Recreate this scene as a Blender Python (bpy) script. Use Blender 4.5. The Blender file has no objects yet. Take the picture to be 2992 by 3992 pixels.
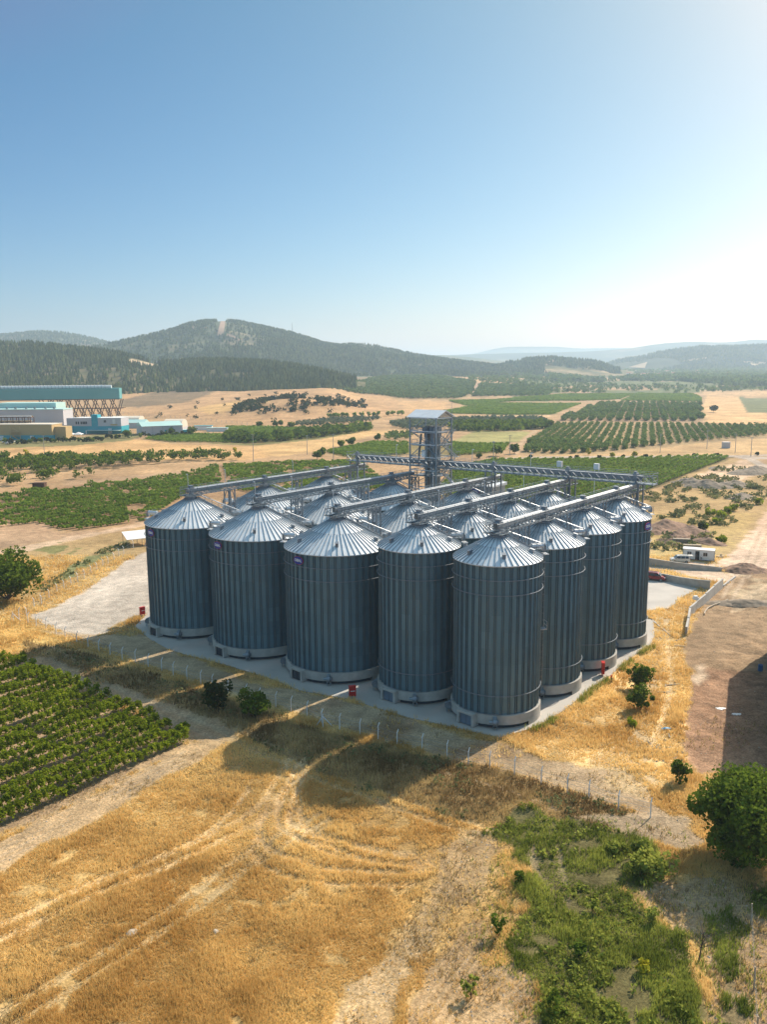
import bpy, math, random
import numpy as np
from mathutils import Vector, Matrix
PI=math.pi; R_=math.radians
rng=np.random.default_rng(7); random.seed(7)
scene=bpy.context.scene; col=scene.collection
# ------------------------------------------------------------------ camera
FPX=3239.72; PITCH=R_(-9.7009); ROLL=R_(0.3765); CAMZ=46.39
cd=bpy.data.cameras.new('camera'); cam=bpy.data.objects.new('camera',cd); col.objects.link(cam)
cd.sensor_fit='HORIZONTAL'; cd.sensor_width=36; cd.lens=FPX/2992*36; cd.clip_end=60000; cd.clip_start=0.5
cam.matrix_world=Matrix.Translation((0,0,CAMZ))@Matrix.Rotation(PI/2+PITCH,4,'X')@Matrix.Rotation(-ROLL,4,'Z')
scene.camera=cam
S=1.8046            # survey notes were read at 1658 px width
def ray(u,v):
    a=(u*S-1496)/FPX; b=-(v*S-1996)/FPX
    c,s=math.cos(ROLL),math.sin(ROLL)
    a,b=a*c+b*s,-a*s+b*c
    return np.array([a, math.cos(PITCH)-b*math.sin(PITCH), math.sin(PITCH)+b*math.cos(PITCH)])
def g(u,v,z=0.0):
    d=ray(u,v); t=(z-CAMZ)/d[2]; return np.array([d[0]*t,d[1]*t])
def gf(x,y,z=0.0): return g(x/S,y/S,z)
def at_depth(u,v,dep):
    d=ray(u,v); t=dep/d[1]; return np.array([d[0]*t,dep,CAMZ+d[2]*t])
# ------------------------------------------------------------------ silo grid
AZ=R_(38.339); D=np.array([math.sin(AZ),math.cos(AZ)]); Q=np.array([-math.cos(AZ),math.sin(AZ)])
ANG=PI/2-AZ
A5=np.array([15.21,108.23]); SS,SB,OFF=12.918,18.2,0.396
KC={5:0.0,4:12.926,3:28.805,2:46.397,1:63.989}
def gp(k,o): return A5+Q*k+D*o
def silo_xy(c,r): return gp(KC[c],(SS*r if c>=4 else OFF+SB*r))
# ------------------------------------------------------------------ terrain height
_rs=np.random.RandomState(3); _perm=_rs.rand(256,256)
def vnoise(x,y,s):
    x=np.asarray(x)/s; y=np.asarray(y)/s
    xi=np.floor(x).astype(int); yi=np.floor(y).astype(int); fx=x-xi; fy=y-yi
    fx=fx*fx*(3-2*fx); fy=fy*fy*(3-2*fy)
    a=_perm[xi%256,yi%256]; b=_perm[(xi+1)%256,yi%256]; c=_perm[xi%256,(yi+1)%256]; d=_perm[(xi+1)%256,(yi+1)%256]
    return (a*(1-fx)+b*fx)*(1-fy)+(c*(1-fx)+d*fx)*fy
def fbm(x,y,s,o=4):
    r=0;a=1;t=0
    for i in range(o):
        r=r+a*vnoise(x+37.1*i,y-11.7*i,s/2**i); t+=a; a*=.5
    return r/t
_us=np.array([-400,0,250,500,620,700,800,900,1100,1300,1658,2100])
_ds=np.array([0,650,760,900,1050,1250,1450,1700,2000,2600,3500,6000,14000.])
_zt=np.array([
 [0,0,0,1,6,13,17,20,24,30,34,40,60],
 [0,0,0,1,6,13,17,20,24,30,34,40,60],
 [0,0,0,1,7,14,18,22,26,30,34,40,60],
 [0,0,2,7,11,15,19,24,28,30,34,40,60],
 [0,0,3,9,14,17,21,26,30,32,34,40,60],
 [0,0,3,8,15,19,24,29,32,32,34,40,60],
 [0,0,1,4,6,9,17,25,31,31,34,40,60],
 [0,0,0,2,2,3,13,24,31,31,34,40,60],
 [0,0,0,0,0,1,5,14,22,28,32,38,55],
 [0,0,0,0,0,0,2,5,10,20,31,38,55],
 [0,0,0,0,0,0,2,5,9,18,31,38,55],
 [0,0,0,0,0,0,2,5,9,18,31,38,55]],float)
def _h0(x,y):
    y=np.maximum(np.asarray(y,float),1.0); u=829+1795*np.asarray(x)/y
    ui=np.interp(u,_us,np.arange(len(_us))); di=np.interp(y,_ds,np.arange(len(_ds)))
    i=np.minimum(ui.astype(int),len(_us)-2); j=np.minimum(di.astype(int),len(_ds)-2); fu=ui-i; fd=di-j
    fu=fu*fu*(3-2*fu); fd2=fd
    return (_zt[i,j]*(1-fu)+_zt[i+1,j]*fu)*(1-fd2)+(_zt[i,j+1]*(1-fu)+_zt[i+1,j+1]*fu)*fd2
def hgt(x,y):
    z=_h0(x,y)
    far=np.clip((np.asarray(y)-870)/400,0,1)
    z=z+far*(fbm(x,y,260,4)-.5)*9
    # knoll with dark scrub
    k=at_depth(640,880,880); r2=((x-k[0])/62)**2+((y-880)/60)**2
    z=z+9*np.exp(-r2*1.1)
    return z
def gt(u,v):
    """survey point -> point on the terrain"""
    d=ray(u,v)
    if d[2]>=-1e-5: d[2]=-1e-5
    p=g(u,v)
    if p[1]<640 and p[1]>0: return np.array([p[0],p[1],0.0])
    t=600.0
    while t<14000:
        x,y,z=d[0]*t,d[1]*t,CAMZ+d[2]*t
        if z<=float(hgt(x,y)): break
        t*=1.01
    lo,hi=t/1.01,t
    for _ in range(18):
        m=(lo+hi)/2
        if CAMZ+d[2]*m<=float(hgt(d[0]*m,d[1]*m)): hi=m
        else: lo=m
    return np.array([d[0]*hi,d[1]*hi,CAMZ+d[2]*hi])
def poly(pts): return np.array([gt(u,v)[:2] for u,v in pts])
def z6(pts): return [(x*.3342,665+y*.3342) for x,y in pts]
def z7(pts): return [(554.1+x*.3342,665+y*.3342) for x,y in pts]
def z8(pts): return [(1108.3+x*.3316,692.7+y*.3316) for x,y in pts]
def z1b(pts): return [(831.2+x*.3677,831.2+y*.3677) for x,y in pts]
def zl(pts): return [(x*.3342,1108.3+y*.3342) for x,y in pts]
def zl2(pts): return [(x*.3342,1385.4+y*.3342) for x,y in pts]
def z5(pts): return [(1108.3+x*.3316,1108.3+y*.3316) for x,y in pts]
def z3(pts): return [(498.7+x*.3677,1496.2+y*.3677) for x,y in pts]
def z6b(pts): return [(720.4+x*.5655,1717.8+y*.5655) for x,y in pts]
def zw(pts): return [((2500+x/3.37)/S,(2050+y/3.37)/S) for x,y in pts]
def zv0(pts): return [(x*.2674,1041.8+y*.2674) for x,y in pts]
def zf(pts): return [(x/S,y/S) for x,y in pts]
# ------------------------------------------------------------------ materials
def lin(r,gg,b):
    f=lambda c:(c/255/12.92 if c/255<=.04045 else ((c/255+.055)/1.055)**2.4)
    return (f(r),f(gg),f(b))
def panel_tint(m,amt=.16):
    """sheet-to-sheet difference in the steel, from the mesh's own 'panel' attribute"""
    nt=m.node_tree; b=nt.nodes['Principled BSDF']; src=b.inputs['Base Color'].links[0].from_socket; at=N(nt,'ShaderNodeAttribute',attribute_name='panel'); mr=N(nt,'ShaderNodeMapRange'); mr.inputs['To Min'].default_value=1-amt; mr.inputs['To Max'].default_value=1+amt
    nt.links.new(at.outputs['Fac'],mr.inputs['Value']); vm=N(nt,'ShaderNodeVectorMath',operation='SCALE'); nt.links.new(src,vm.inputs[0]); nt.links.new(mr.outputs[0],vm.inputs['Scale']); nt.links.new(vm.outputs[0],b.inputs['Base Color'])
def newmat(n):
    m=bpy.data.materials.new(n); m.use_nodes=True; nt=m.node_tree; b=nt.nodes['Principled BSDF']; return m,nt,b
def N(nt,t,**k):
    n=nt.nodes.new(t)
    for a,v in k.items(): setattr(n,a,v)
    return n
def mat(name,c,rough=.7,metal=0.,var=.12,scale=.6,bump=0.,bscale=8.,dirt=None,spec=.3,stretch=(1,1,1)):
    m,nt,b=newmat(name)
    tc=N(nt,'ShaderNodeTexCoord'); mp=N(nt,'ShaderNodeMapping'); mp.inputs['Scale'].default_value=stretch
    nt.links.new(tc.outputs['Object'],mp.inputs['Vector'])
    no=N(nt,'ShaderNodeTexNoise'); no.inputs['Scale'].default_value=scale; no.inputs['Detail'].default_value=6
    nt.links.new(mp.outputs[0],no.inputs['Vector'])
    rp=N(nt,'ShaderNodeValToRGB'); rp.color_ramp.elements[0].position=.3; rp.color_ramp.elements[1].position=.7
    lo=tuple(max(0,x*(1-var)) for x in c); hi=tuple(min(1,x*(1+var)) for x in c)
    if dirt: lo=dirt
    rp.color_ramp.elements[0].color=(*lo,1); rp.color_ramp.elements[1].color=(*hi,1)
    nt.links.new(no.outputs['Fac'],rp.inputs[0]); nt.links.new(rp.outputs[0],b.inputs['Base Color'])
    b.inputs['Roughness'].default_value=rough; b.inputs['Metallic'].default_value=metal; b.inputs['Specular IOR Level'].default_value=spec
    if bump:
        n2=N(nt,'ShaderNodeTexNoise'); n2.inputs['Scale'].default_value=bscale; n2.inputs['Detail'].default_value=4
        nt.links.new(mp.outputs[0],n2.inputs['Vector'])
        bp=N(nt,'ShaderNodeBump'); bp.inputs['Strength'].default_value=bump; bp.inputs['Distance'].default_value=.1
        nt.links.new(n2.outputs['Fac'],bp.inputs['Height']); nt.links.new(bp.outputs[0],b.inputs['Normal'])
    return m
def leafmat(name,c1,c2,trans=.35,scale=.5,rough=.6):
    """foliage: per-leaf tint from the 'var' attribute, light passing through the leaves"""
    m,nt,b=newmat(name); nt.nodes.remove(b); out=nt.nodes['Material Output']
    at=N(nt,'ShaderNodeAttribute',attribute_name='var'); geo=N(nt,'ShaderNodeNewGeometry')
    no=N(nt,'ShaderNodeTexNoise'); no.inputs['Scale'].default_value=scale; nt.links.new(geo.outputs['Position'],no.inputs['Vector'])
    ad=N(nt,'ShaderNodeMath',operation='ADD'); nt.links.new(at.outputs['Fac'],ad.inputs[0]); nt.links.new(no.outputs['Fac'],ad.inputs[1])
    hf=N(nt,'ShaderNodeMath',operation='MULTIPLY'); hf.inputs[1].default_value=.5; nt.links.new(ad.outputs[0],hf.inputs[0])
    rp=N(nt,'ShaderNodeValToRGB'); rp.color_ramp.elements[0].position=.25; rp.color_ramp.elements[1].position=.75
    rp.color_ramp.elements[0].color=(*c1,1); rp.color_ramp.elements[1].color=(*c2,1)
    nt.links.new(hf.outputs[0],rp.inputs[0])
    df=N(nt,'ShaderNodeBsdfDiffuse'); tr=N(nt,'ShaderNodeBsdfTranslucent'); mx=N(nt,'ShaderNodeMixShader'); mx.inputs[0].default_value=trans
    nt.links.new(rp.outputs[0],df.inputs['Color']); nt.links.new(rp.outputs[0],tr.inputs['Color'])
    nt.links.new(df.outputs[0],mx.inputs[1]); nt.links.new(tr.outputs[0],mx.inputs[2]); nt.links.new(mx.outputs[0],out.inputs['Surface'])
    return m
M={}
M['galv']=mat('galvanised_steel',(.27,.32,.35),.42,.5,.10,1.2)
M['cover_steel']=mat('cover_sheet',(.36,.39,.41),.5,.3,.08,1.0)
M['wall_steel']=mat('silo_wall_steel',(.135,.225,.265),.45,.2,.10,.35,stretch=(1,1,.25))
M['rib_steel']=mat('rib_steel',(.115,.17,.20),.5,.4,.12,.8)
M['galv_roof']=mat('roof_steel',(.70,.73,.74),.45,.1,.08,.8,.03,3,stretch=(1,1,1))
M['seam_shadow_steel']=mat('seam_shadow_steel',(.36,.40,.43),.5,.3,.1,1.5)  # darker than the roof sheet: the seams' shadow lines put into their colour
M['galv_dark']=mat('weathered_steel',(.24,.27,.30),.5,.6,.15,1.5)
M['steel_light']=mat('bright_zinc',(.62,.65,.67),.4,.5,.08,1.0)
M['concrete']=mat('concrete',(.42,.40,.36),.85,0,.16,.9,.2,5)
M['slab']=mat('slab_concrete',(.44,.41,.365),.88,0,.13,.16,.12,3)
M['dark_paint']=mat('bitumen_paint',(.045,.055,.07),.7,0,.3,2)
M['black']=mat('rubber_and_dark_interior',(.02,.02,.022),.8)
M['door_dark']=mat('dark_door',(.05,.06,.075),.5)
M['door_blue']=mat('blue_grey_door',(.16,.21,.27),.5,.2)
M['red']=mat('red_enamel',(.50,.025,.02),.4,0,.1,2)
M['white']=mat('white_paint',(.78,.78,.76),.5,0,.04,1)
M['logo_blue']=mat('logo_blue',(.015,.05,.32),.4,0,.02)
M['logo_red']=mat('logo_red',(.42,.02,.04),.4,0,.02)
M['teal']=mat('teal_cladding',(.10,.33,.34),.6,0,.06,.05)
M['teal_bright']=mat('turquoise_cladding',(.02,.34,.42),.55,0,.05,.05)
M['teal_pale']=mat('pale_teal_roof',(.42,.62,.58),.6,0,.05,.05)
M['cladding_grey']=mat('grey_cladding',(.50,.50,.52),.6,0,.05,.05)
M['tan_wall']=mat('tan_render',(.50,.36,.17),.8,0,.06,.05)
M['cream']=mat('cream_render',(.62,.56,.45),.8,0,.06,.05)
M['rust']=mat('rusty_steel',(.10,.055,.035),.8,.1,.3,.3)
M['glass']=mat('window_glass',(.04,.055,.07),.12,0,.1,1,spec=.6)
M['tile']=mat('red_roof_tile',(.36,.15,.09),.8,0,.2,.2)
M['wood']=mat('bleached_wood',(.36,.30,.22),.85,0,.2,2)
M['soil_red']=mat('heap_soil',(.24,.15,.10),.95,0,.35,.7,1.0,1.6)
M['soil_grey']=mat('heap_soil_grey',(.25,.20,.145),.95,0,.35,.7,1.0,1.6)
M['stone']=mat('pale_stone',(.45,.38,.29),.9,0,.2,1.5,.3)
M['car_red']=mat('red_car_paint',(.22,.012,.02),.25,.2,.05,1,spec=.6)
M['car_white']=mat('white_car_paint',(.60,.59,.54),.35,0,.05,1,spec=.5)
M['blue_plastic']=mat('blue_plastic',(.03,.12,.30),.5)
M['cyan_sheet']=mat('cyan_sheet',(.05,.35,.62),.5)
M['bark']=mat('bark',(.12,.09,.065),.9,0,.3,3,.4)
M['asphalt']=mat('asphalt',(.22,.21,.20),.9,0,.1,.3)
M['skin']=mat('skin',(.45,.27,.18),.6); M['cloth_white']=mat('white_cotton',(.7,.7,.7),.9); M['cloth_dark']=mat('dark_cotton',(.03,.035,.05),.9); M['hair']=mat('dark_hair',(.02,.015,.012),.8)
M['vine']=leafmat('vine_leaf',(.09,.125,.010),(.31,.37,.028),.45,.35)
M['vine_far']=leafmat('vine_leaf_far',(.10,.165,.02),(.27,.37,.06),.4,.05)
M['tree']=leafmat('tree_leaf',(.04,.07,.010),(.17,.24,.03),.4,.4)
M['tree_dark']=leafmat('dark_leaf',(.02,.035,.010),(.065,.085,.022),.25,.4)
M['orchard']=leafmat('orchard_leaf',(.07,.115,.03),(.18,.25,.07),.35,.06)
M['olive']=leafmat('olive_leaf',(.09,.12,.075),(.19,.23,.14),.25,.06)
M['pine']=leafmat('pine_needles',(.06,.085,.022),(.165,.19,.055),.22,.02)
M['scrub']=leafmat('scrub_leaf',(.09,.11,.04),(.30,.30,.13),.3,.15)
M['yellow_leaf']=leafmat('yellow_leaf',(.35,.33,.02),(.55,.50,.05),.3,.3)
M['dry']=leafmat('dry_grass',(.62,.39,.125),(.92,.68,.29),.4,.12)
M['dry_dark']=leafmat('seeding_grass',(.20,.13,.055),(.66,.49,.22),.35,.18)
M['weed']=leafmat('green_weeds',(.12,.16,.022),(.40,.43,.085),.42,.5)
panel_tint(M['wall_steel'],.09); panel_tint(M['galv_roof'],.05)
# ------------------------------------------------------------------ mesh helpers
class MB:
    def __init__(s): s.v=[];s.f=[];s.n=0
    def add(s,v,f):
        v=np.asarray(v,float).reshape(-1,3); s.v.append(v); s.f+= [tuple(i+s.n for i in q) for q in f]; s.n+=len(v)
    def box(s,x0,y0,z0,x1,y1,z1):
        s.add([(x0,y0,z0),(x1,y0,z0),(x1,y1,z0),(x0,y1,z0),(x0,y0,z1),(x1,y0,z1),(x1,y1,z1),(x0,y1,z1)],
              [(0,3,2,1),(4,5,6,7),(0,1,5,4),(1,2,6,5),(2,3,7,6),(3,0,4,7)])
    def bar(s,a,b,w=.08,h=None):
        h=h or w; a=np.array(a,float); b=np.array(b,float); d=b-a; L=np.linalg.norm(d)
        if L<1e-6: return
        d/=L; up=np.array([0,0,1.]) if abs(d[2])<.95 else np.array([1.,0,0])
        x=np.cross(d,up); x/=np.linalg.norm(x); y=np.cross(x,d); x*=w/2; y*=h/2
        s.add([a-x-y,a+x-y,a+x+y,a-x+y,b-x-y,b+x-y,b+x+y,b-x+y],[(0,3,2,1),(4,5,6,7),(0,1,5,4),(1,2,6,5),(2,3,7,6),(3,0,4,7)])
    def tube(s,a,b,r,r2=None,n=10,caps=True):
        r2=r if r2 is None else r2; a=np.array(a,float); b=np.array(b,float); d=b-a; d/=np.linalg.norm(d)
        up=np.array([0,0,1.]) if abs(d[2])<.95 else np.array([1.,0,0]); x=np.cross(d,up); x/=np.linalg.norm(x); y=np.cross(x,d)
        t=np.linspace(0,2*PI,n,endpoint=False); c=np.outer(np.cos(t),x)+np.outer(np.sin(t),y)
        f=[(i,(i+1)%n,n+(i+1)%n,n+i) for i in range(n)]
        if caps: f+=[tuple(range(n-1,-1,-1)),tuple(range(n,2*n))]
        s.add(np.vstack([a+c*r,b+c*r2]),f)
    def path(s,pts,r,n=6):
        for a,b in zip(pts[:-1],pts[1:]): s.tube(a,b,r,n=n)
    def lathe(s,prof,n=48,a0=0,a1=2*PI,caps=False):
        full=abs(a1-a0-2*PI)<1e-6; m=n if full else n+1
        t=a0+np.arange(m)*(a1-a0)/n; k=len(prof); v=[]
        for r,z in prof: v+= [(r*math.cos(a),r*math.sin(a),z) for a in t]
        f=[]
        for j in range(k-1):
            for i in range(n if full else n):
                i2=(i+1)%m if full else i+1
                f.append((j*m+i,j*m+i2,(j+1)*m+i2,(j+1)*m+i))
        s.add(v,f)
    def prism(s,pts,z0,z1):
        n=len(pts); v=[(p[0],p[1],z0) for p in pts]+[(p[0],p[1],z1) for p in pts]
        ar=sum(pts[i][0]*pts[(i+1)%n][1]-pts[(i+1)%n][0]*pts[i][1] for i in range(n))
        f=[(i,(i+1)%n,n+(i+1)%n,n+i) for i in range(n)]; top=tuple(range(n,2*n)); bot=tuple(range(n-1,-1,-1))
        if ar<0: f=[q[::-1] for q in f]; top=top[::-1]; bot=bot[::-1]
        s.add(v,f+[top,bot])
    def build(s,name,m,parent=None,smooth=False,loc=None,rot=None):
        me=bpy.data.meshes.new(name); me.from_pydata(np.vstack(s.v).tolist(),[],s.f); 
        for mm in (m if isinstance(m,(list,tuple)) else [m]): me.materials.append(M[mm] if isinstance(mm,str) else mm)
        if smooth:
            me.polygons.foreach_set('use_smooth',[True]*len(me.polygons))
            try: me.set_sharp_from_angle(angle=R_(35))
            except Exception: pass
        me.update(); o=bpy.data.objects.new(name,me); col.objects.link(o)
        if parent: o.parent=parent
        if loc is not None: o.location=loc
        if rot: o.rotation_euler[2]=rot
        return o
def quads(name,V,m,parent=None,var=None,mi=None):
    """V: (n,k,3) polygons, k=3 or 4, as one mesh, with a random tint per face"""
    n,k,_=V.shape; me=bpy.data.meshes.new(name); me.vertices.add(n*k); me.vertices.foreach_set('co',V.reshape(-1).astype(np.float32))
    me.loops.add(n*k); me.loops.foreach_set('vertex_index',np.arange(n*k,dtype=np.int32)); me.polygons.add(n)
    me.polygons.foreach_set('loop_start',np.arange(n,dtype=np.int32)*k)
    try: me.polygons.foreach_set('loop_total',np.full(n,k,np.int32))
    except Exception: pass
    at=me.attributes.new('var','FLOAT','FACE'); at.data.foreach_set('value',(rng.random(n) if var is None else var).astype(np.float32))
    for mm in (m if isinstance(m,(list,tuple)) else [m]): me.materials.append(M[mm] if isinstance(mm,str) else mm)
    if mi is not None: me.polygons.foreach_set('material_index',mi.astype(np.int32))
    me.update(); me.validate()
    o=bpy.data.objects.new(name,me); col.objects.link(o)
    if parent: o.parent=parent
    return o
def leafquads(C,size,flat=0.0,aspect=1.0):
    """random leaf-like quads at centres C (n,3), edge size (n,) or scalar"""
    n=len(C); a=rng.normal(size=(n,3)); a[:,2]*=(1-flat); a/=np.linalg.norm(a,axis=1)[:,None]
    b=rng.normal(size=(n,3)); b-= (b*a).sum(1)[:,None]*a; b/=np.linalg.norm(b,axis=1)[:,None]
    sz=(np.ones(n)*size*(.6+.8*rng.random(n)))[:,None]/2; a=a*sz*aspect; b=b*sz
    return np.stack([C-a-b*.6,C+a*.6-b,C+a+b*.6,C-a*.6+b],1)
def blades(P,h,w,lean=.5,k=4):
    """grass tufts at P (n,3): k thin triangles each"""
    n=len(P); P=np.repeat(P,k,0); h=np.repeat(np.ones(n)*h,k)*(.6+.7*rng.random(n*k)); w=np.repeat(np.ones(n)*w,k)
    t=rng.random(n*k)*2*PI; d=np.stack([np.cos(t),np.sin(t),0*t],1); off=rng.normal(size=(n*k,3))*np.array([1,1,0])*w[:,None]*1.6
    P=P+off; t2=rng.random(n*k)*2*PI; L=np.stack([np.cos(t2),np.sin(t2),0*t2],1)*(h*lean*rng.random(n*k))[:,None]
    top=P+L; top[:,2]+=h
    return np.stack([P-d*w[:,None]/2,P+d*w[:,None]/2,top],1)
def tag(o,label=None,cat=None,group=None,kind=None):
    if label: o['label']=label
    if cat: o['category']=cat
    if group: o['group']=group
    if kind: o['kind']=kind
    return o
def empty(name,loc,rz=0):
    o=bpy.data.objects.new(name,None); col.objects.link(o); o.location=loc; o.rotation_euler[2]=rz; o.empty_display_size=.5; return o
KIDS={}
def copy_tree(o,parent=None):
    c=o.copy(); col.objects.link(c)
    if parent: c.parent=parent
    for ch in list(o.children): copy_tree(ch,c)
    return c
def inpoly(x,y,P):
    x=np.asarray(x,float); y=np.asarray(y,float); r=np.zeros(x.shape,bool); n=len(P)
    for i in range(n):
        x0,y0=P[i]; x1,y1=P[(i+1)%n]
        if y0==y1: continue
        c=((y0>y)!=(y1>y))&(x<(x1-x0)*(y-y0)/(y1-y0)+x0); r^=c
    return r
def sdist(x,y,P,closed=True):
    d=np.full(x.shape,1e9); n=len(P)
    for i in range(n if closed else n-1):
        a=P[i]; b=P[(i+1)%n]; e=b-a; L=(e*e).sum()+1e-9
        t=np.clip(((x-a[0])*e[0]+(y-a[1])*e[1])/L,0,1)
        d=np.minimum(d,(x-a[0]-t*e[0])**2+(y-a[1]-t*e[1])**2)
    d=np.sqrt(d)
    return np.where(inpoly(x,y,P),d,-d) if closed else d
# ================================================================== SETTING: ground with its fields
Z=[]   # (name, polygon, colour, edge blend m, edge wobble m, relief)
def zone(n,p,c,b=1.5,w=1.5,rel=1.0): Z.append((n,poly(p),np.array(c),b,w,rel))
C_DRY=(.54,.355,.14); C_GOLD=(.66,.46,.21); C_SOIL=(.33,.235,.145); C_LANE=(.47,.325,.175); C_STRAW=(.58,.40,.20)
C_TAN=(.46,.33,.19); C_VSOIL=(.36,.25,.145); C_WEED=(.155,.135,.055); C_BROWN=(.30,.205,.12); C_RED=(.31,.185,.11)
# --- far country
zone('ground',z6([(780,530),(1000,540),(1400,520),(1658,500),(2600,560),(2600,700),(2000,760),(1658,760),(1000,700),(700,690)]),(.50,.34,.185),30,20)
zone('field',z6([(770,600),(1000,545),(1120,525),(1400,528),(1350,560),(1200,612),(900,645),(770,640)]),(.25,.195,.12),8,6)
zone('field',z7([(0,600),(80,605),(0,640),(-300,690),(-400,650),(-100,600)]),(.60,.42,.19),6,5)
zone('field',z7([(400,500),(520,520),(800,590),(1100,600),(1250,610),(1200,680),(1000,690),(900,600),(700,600),(500,560)]),(.58,.40,.21),8,6)
zone('field',z7([(630,460),(700,440),(890,445),(700,490),(640,490)]),(.27,.22,.14),8,6)
zone('field',z7([(480,500),(700,470),(1000,435),(1420,480),(1400,565),(1300,592),(900,585),(700,560)]),(.33,.26,.14),6,5)
zone('field',z7([(1445,485),(1660,500),(1900,520),(1900,570),(1380,580)]),(.36,.28,.16),6,5)
zone('dirt_track',z7([(1420,480),(1448,482),(1435,570),(1400,570)]),(.46,.33,.23),3,1)
zone('field',z7([(1000,430),(1100,435),(1300,460),(1658,465),(1658,478),(1300,470),(1100,450)]),(.56,.40,.22),5,4)
zone('field',z8([(0,372),(300,380),(620,385),(620,402),(300,398),(0,385)]),(.52,.38,.24),6,6)
zone('field',z8([(0,505),(330,480),(800,478),(700,515),(430,525),(0,527)]),(.12,.19,.045),4,4)
zone('dirt_track',z8([(430,525),(700,514),(860,440),(840,436),(690,500),(430,512)]),(.50,.37,.22),4,3)
zone('field',z8([(330,476),(560,470),(560,485),(370,490)]),(.20,.16,.11),4,2)
zone('field',z8([(1230,462),(1658,460),(1800,470),(1800,495),(1300,490),(1240,480)]),(.60,.43,.24),5,3)
zone('field',z8([(1265,490),(1480,497),(1530,600),(1658,603),(1900,612),(1900,690),(1265,665),(1240,560)]),(.66,.46,.24),4,2)
zone('field',z8([(1475,500),(1900,505),(1900,600),(1530,598)]),(.17,.20,.10),3,2)
zone('field',z8([(700,524),(810,474),(1170,478),(1230,505),(1230,528)]),(.34,.30,.12),3,2)
zone('field',z8([(290,655),(560,538),(1225,538),(1232,665)]),(.34,.25,.155),3,2)
zone('field',z8([(60,868),(110,770),(290,668),(1658,680),(1658,762),(1250,800),(700,862),(400,885)]),(.40,.31,.17),3,2)
zone('ground',z8([(75,880),(700,862),(1300,790),(1800,760),(1800,860),(1400,880),(0,890)]),(.55,.40,.21),4,4)
zone('field',z1b([(300,168),(620,110),(1150,112),(980,178)]),(.16,.20,.06),4,3)
zone('field',z1b([(380,95),(720,85),(1100,55),(1430,70),(1100,85),(720,100),(480,125)]),(.17,.20,.06),4,3)
zone('ground',z1b([(290,180),(980,178),(960,195),(370,192)]),(.56,.41,.24),3,2)
zone('field',z1b([(370,195),(940,195),(950,262),(520,275),(380,270)]),(.30,.25,.13),3,3)
zone('field',z1b([(400,335),(530,270),(860,278),(800,335),(640,345)]),(.36,.36,.15),3,2)
zone('dirt_track',z1b([(780,420),(810,350),(860,300),(900,268),(880,268),(800,330),(760,420)]),(.52,.40,.26),3,1)
zone('field',z7([(-100,768),(400,778),(760,755),(745,800),(400,850),(0,892),(-300,880)]),(.22,.22,.09),3,2)
zone('field',z6([(900,850),(1100,815),(1520,820),(1700,830),(1700,880),(1500,875),(1100,870)]),(.26,.22,.10),2,2)
zone('field',z7([(-300,890),(0,892),(430,850),(700,795),(980,790),(960,812),(750,825),(430,925),(150,960),(-300,940)]),(.60,.43,.21),3,3)
zone('field',z7([(430,935),(740,868),(980,868),(1100,880),(1400,880),(1630,880),(1590,935),(1250,962),(980,950),(620,975)]),(.27,.23,.10),3,2)
zone('field',z6([(-300,905),(480,870),(900,850),(1100,880),(1658,900),(1750,960),(1600,985),(800,985),(-300,1000)]),(.60,.41,.20),3,3)
zone('ground',z6([(-300,985),(900,985),(1700,985),(1700,1010),(1300,1050),(700,1085),(400,1120),(100,1161),(-300,1161)]),(.50,.36,.21),3,3)
zone('ground',z6([(400,1120),(1300,1050),(1700,1005),(1900,1000),(1800,1060),(1658,1090),(1150,1161),(400,1200)]),(.42,.31,.195),3,3)
for a_ in ([(0,384),(620,388),(620,400),(420,430),(0,425)],[(560,392),(1000,395),(1658,402),(1900,405),(1900,425),(1300,428),(900,420),(560,440)],[(480,448),(900,452),(1230,448),(1230,470),(700,475),(480,465)],[(900,432),(1658,432),(1900,436),(1900,452),(1300,455),(900,445)]):
    zone('field',z8(a_),(.15,.185,.075),4,5)
zone('field',z8([(0,432),(370,445),(360,470),(0,500)]),(.20,.20,.10),4,3)
# yard of the works
zone('ground',z6([(-300,800),(400,850),(800,800),(930,830),(820,860),(480,890),(-300,920)]),(.22,.22,.10),3,2)
# --- middle: vineyards round the silos
zone('field',zv0([(-200,120),(0,118),(300,60),(800,0),(1500,-60),(1800,-140),(2400,-160),(2900,-160),(3100,60),(2600,160),(1500,120),(1150,325),(600,402),(380,372),(250,335),(-200,375)]),C_VSOIL,2,2)
zone('field',[(980,1010),(1060,991),(1300,990),(1540,983),(1590,988),(1380,1070),(1330,1110),(1000,1110),(940,1060)],(.17,.15,.06),1.5,1)
zone('ground',zl([(-300,100),(0,60),(250,60),(400,130),(700,100),(945,50),(945,70),(400,165),(0,235),(-300,250)]),(.47,.34,.22),2,2)
zone('dirt_track',zl([(-300,250),(0,238),(200,202),(400,163),(945,58),(1100,30),(1100,55),(945,82),(420,190),(250,240),(0,270),(-300,290)]),(.60,.46,.32),1.5,1.5)
zone('ground',zl([(-300,290),(250,242),(420,192),(945,84),(1100,60),(1100,240),(945,250),(300,640),(60,640),(-300,700)]),(.45,.33,.165),2,2)
zone('ground',zl([(260,470),(440,395),(540,300),(820,170),(800,205),(740,260),(560,340),(400,430),(280,500)]),(.19,.20,.09),1,4)
zone('ground',zl([(250,240),(400,200),(500,210),(380,280),(260,270)]),(.22,.22,.09),1,5)
zone('gravel_yard',zl([(188,655),(300,640),(420,580),(560,500),(660,430),(770,350),(880,270),(945,250),(1100,180),(1500,150),(1500,400),(1300,600),(1000,640),(900,665),(740,722),(700,772),(545,808),(430,762),(280,712)]),(.52,.455,.375),.8,1.0,.2)
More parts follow.
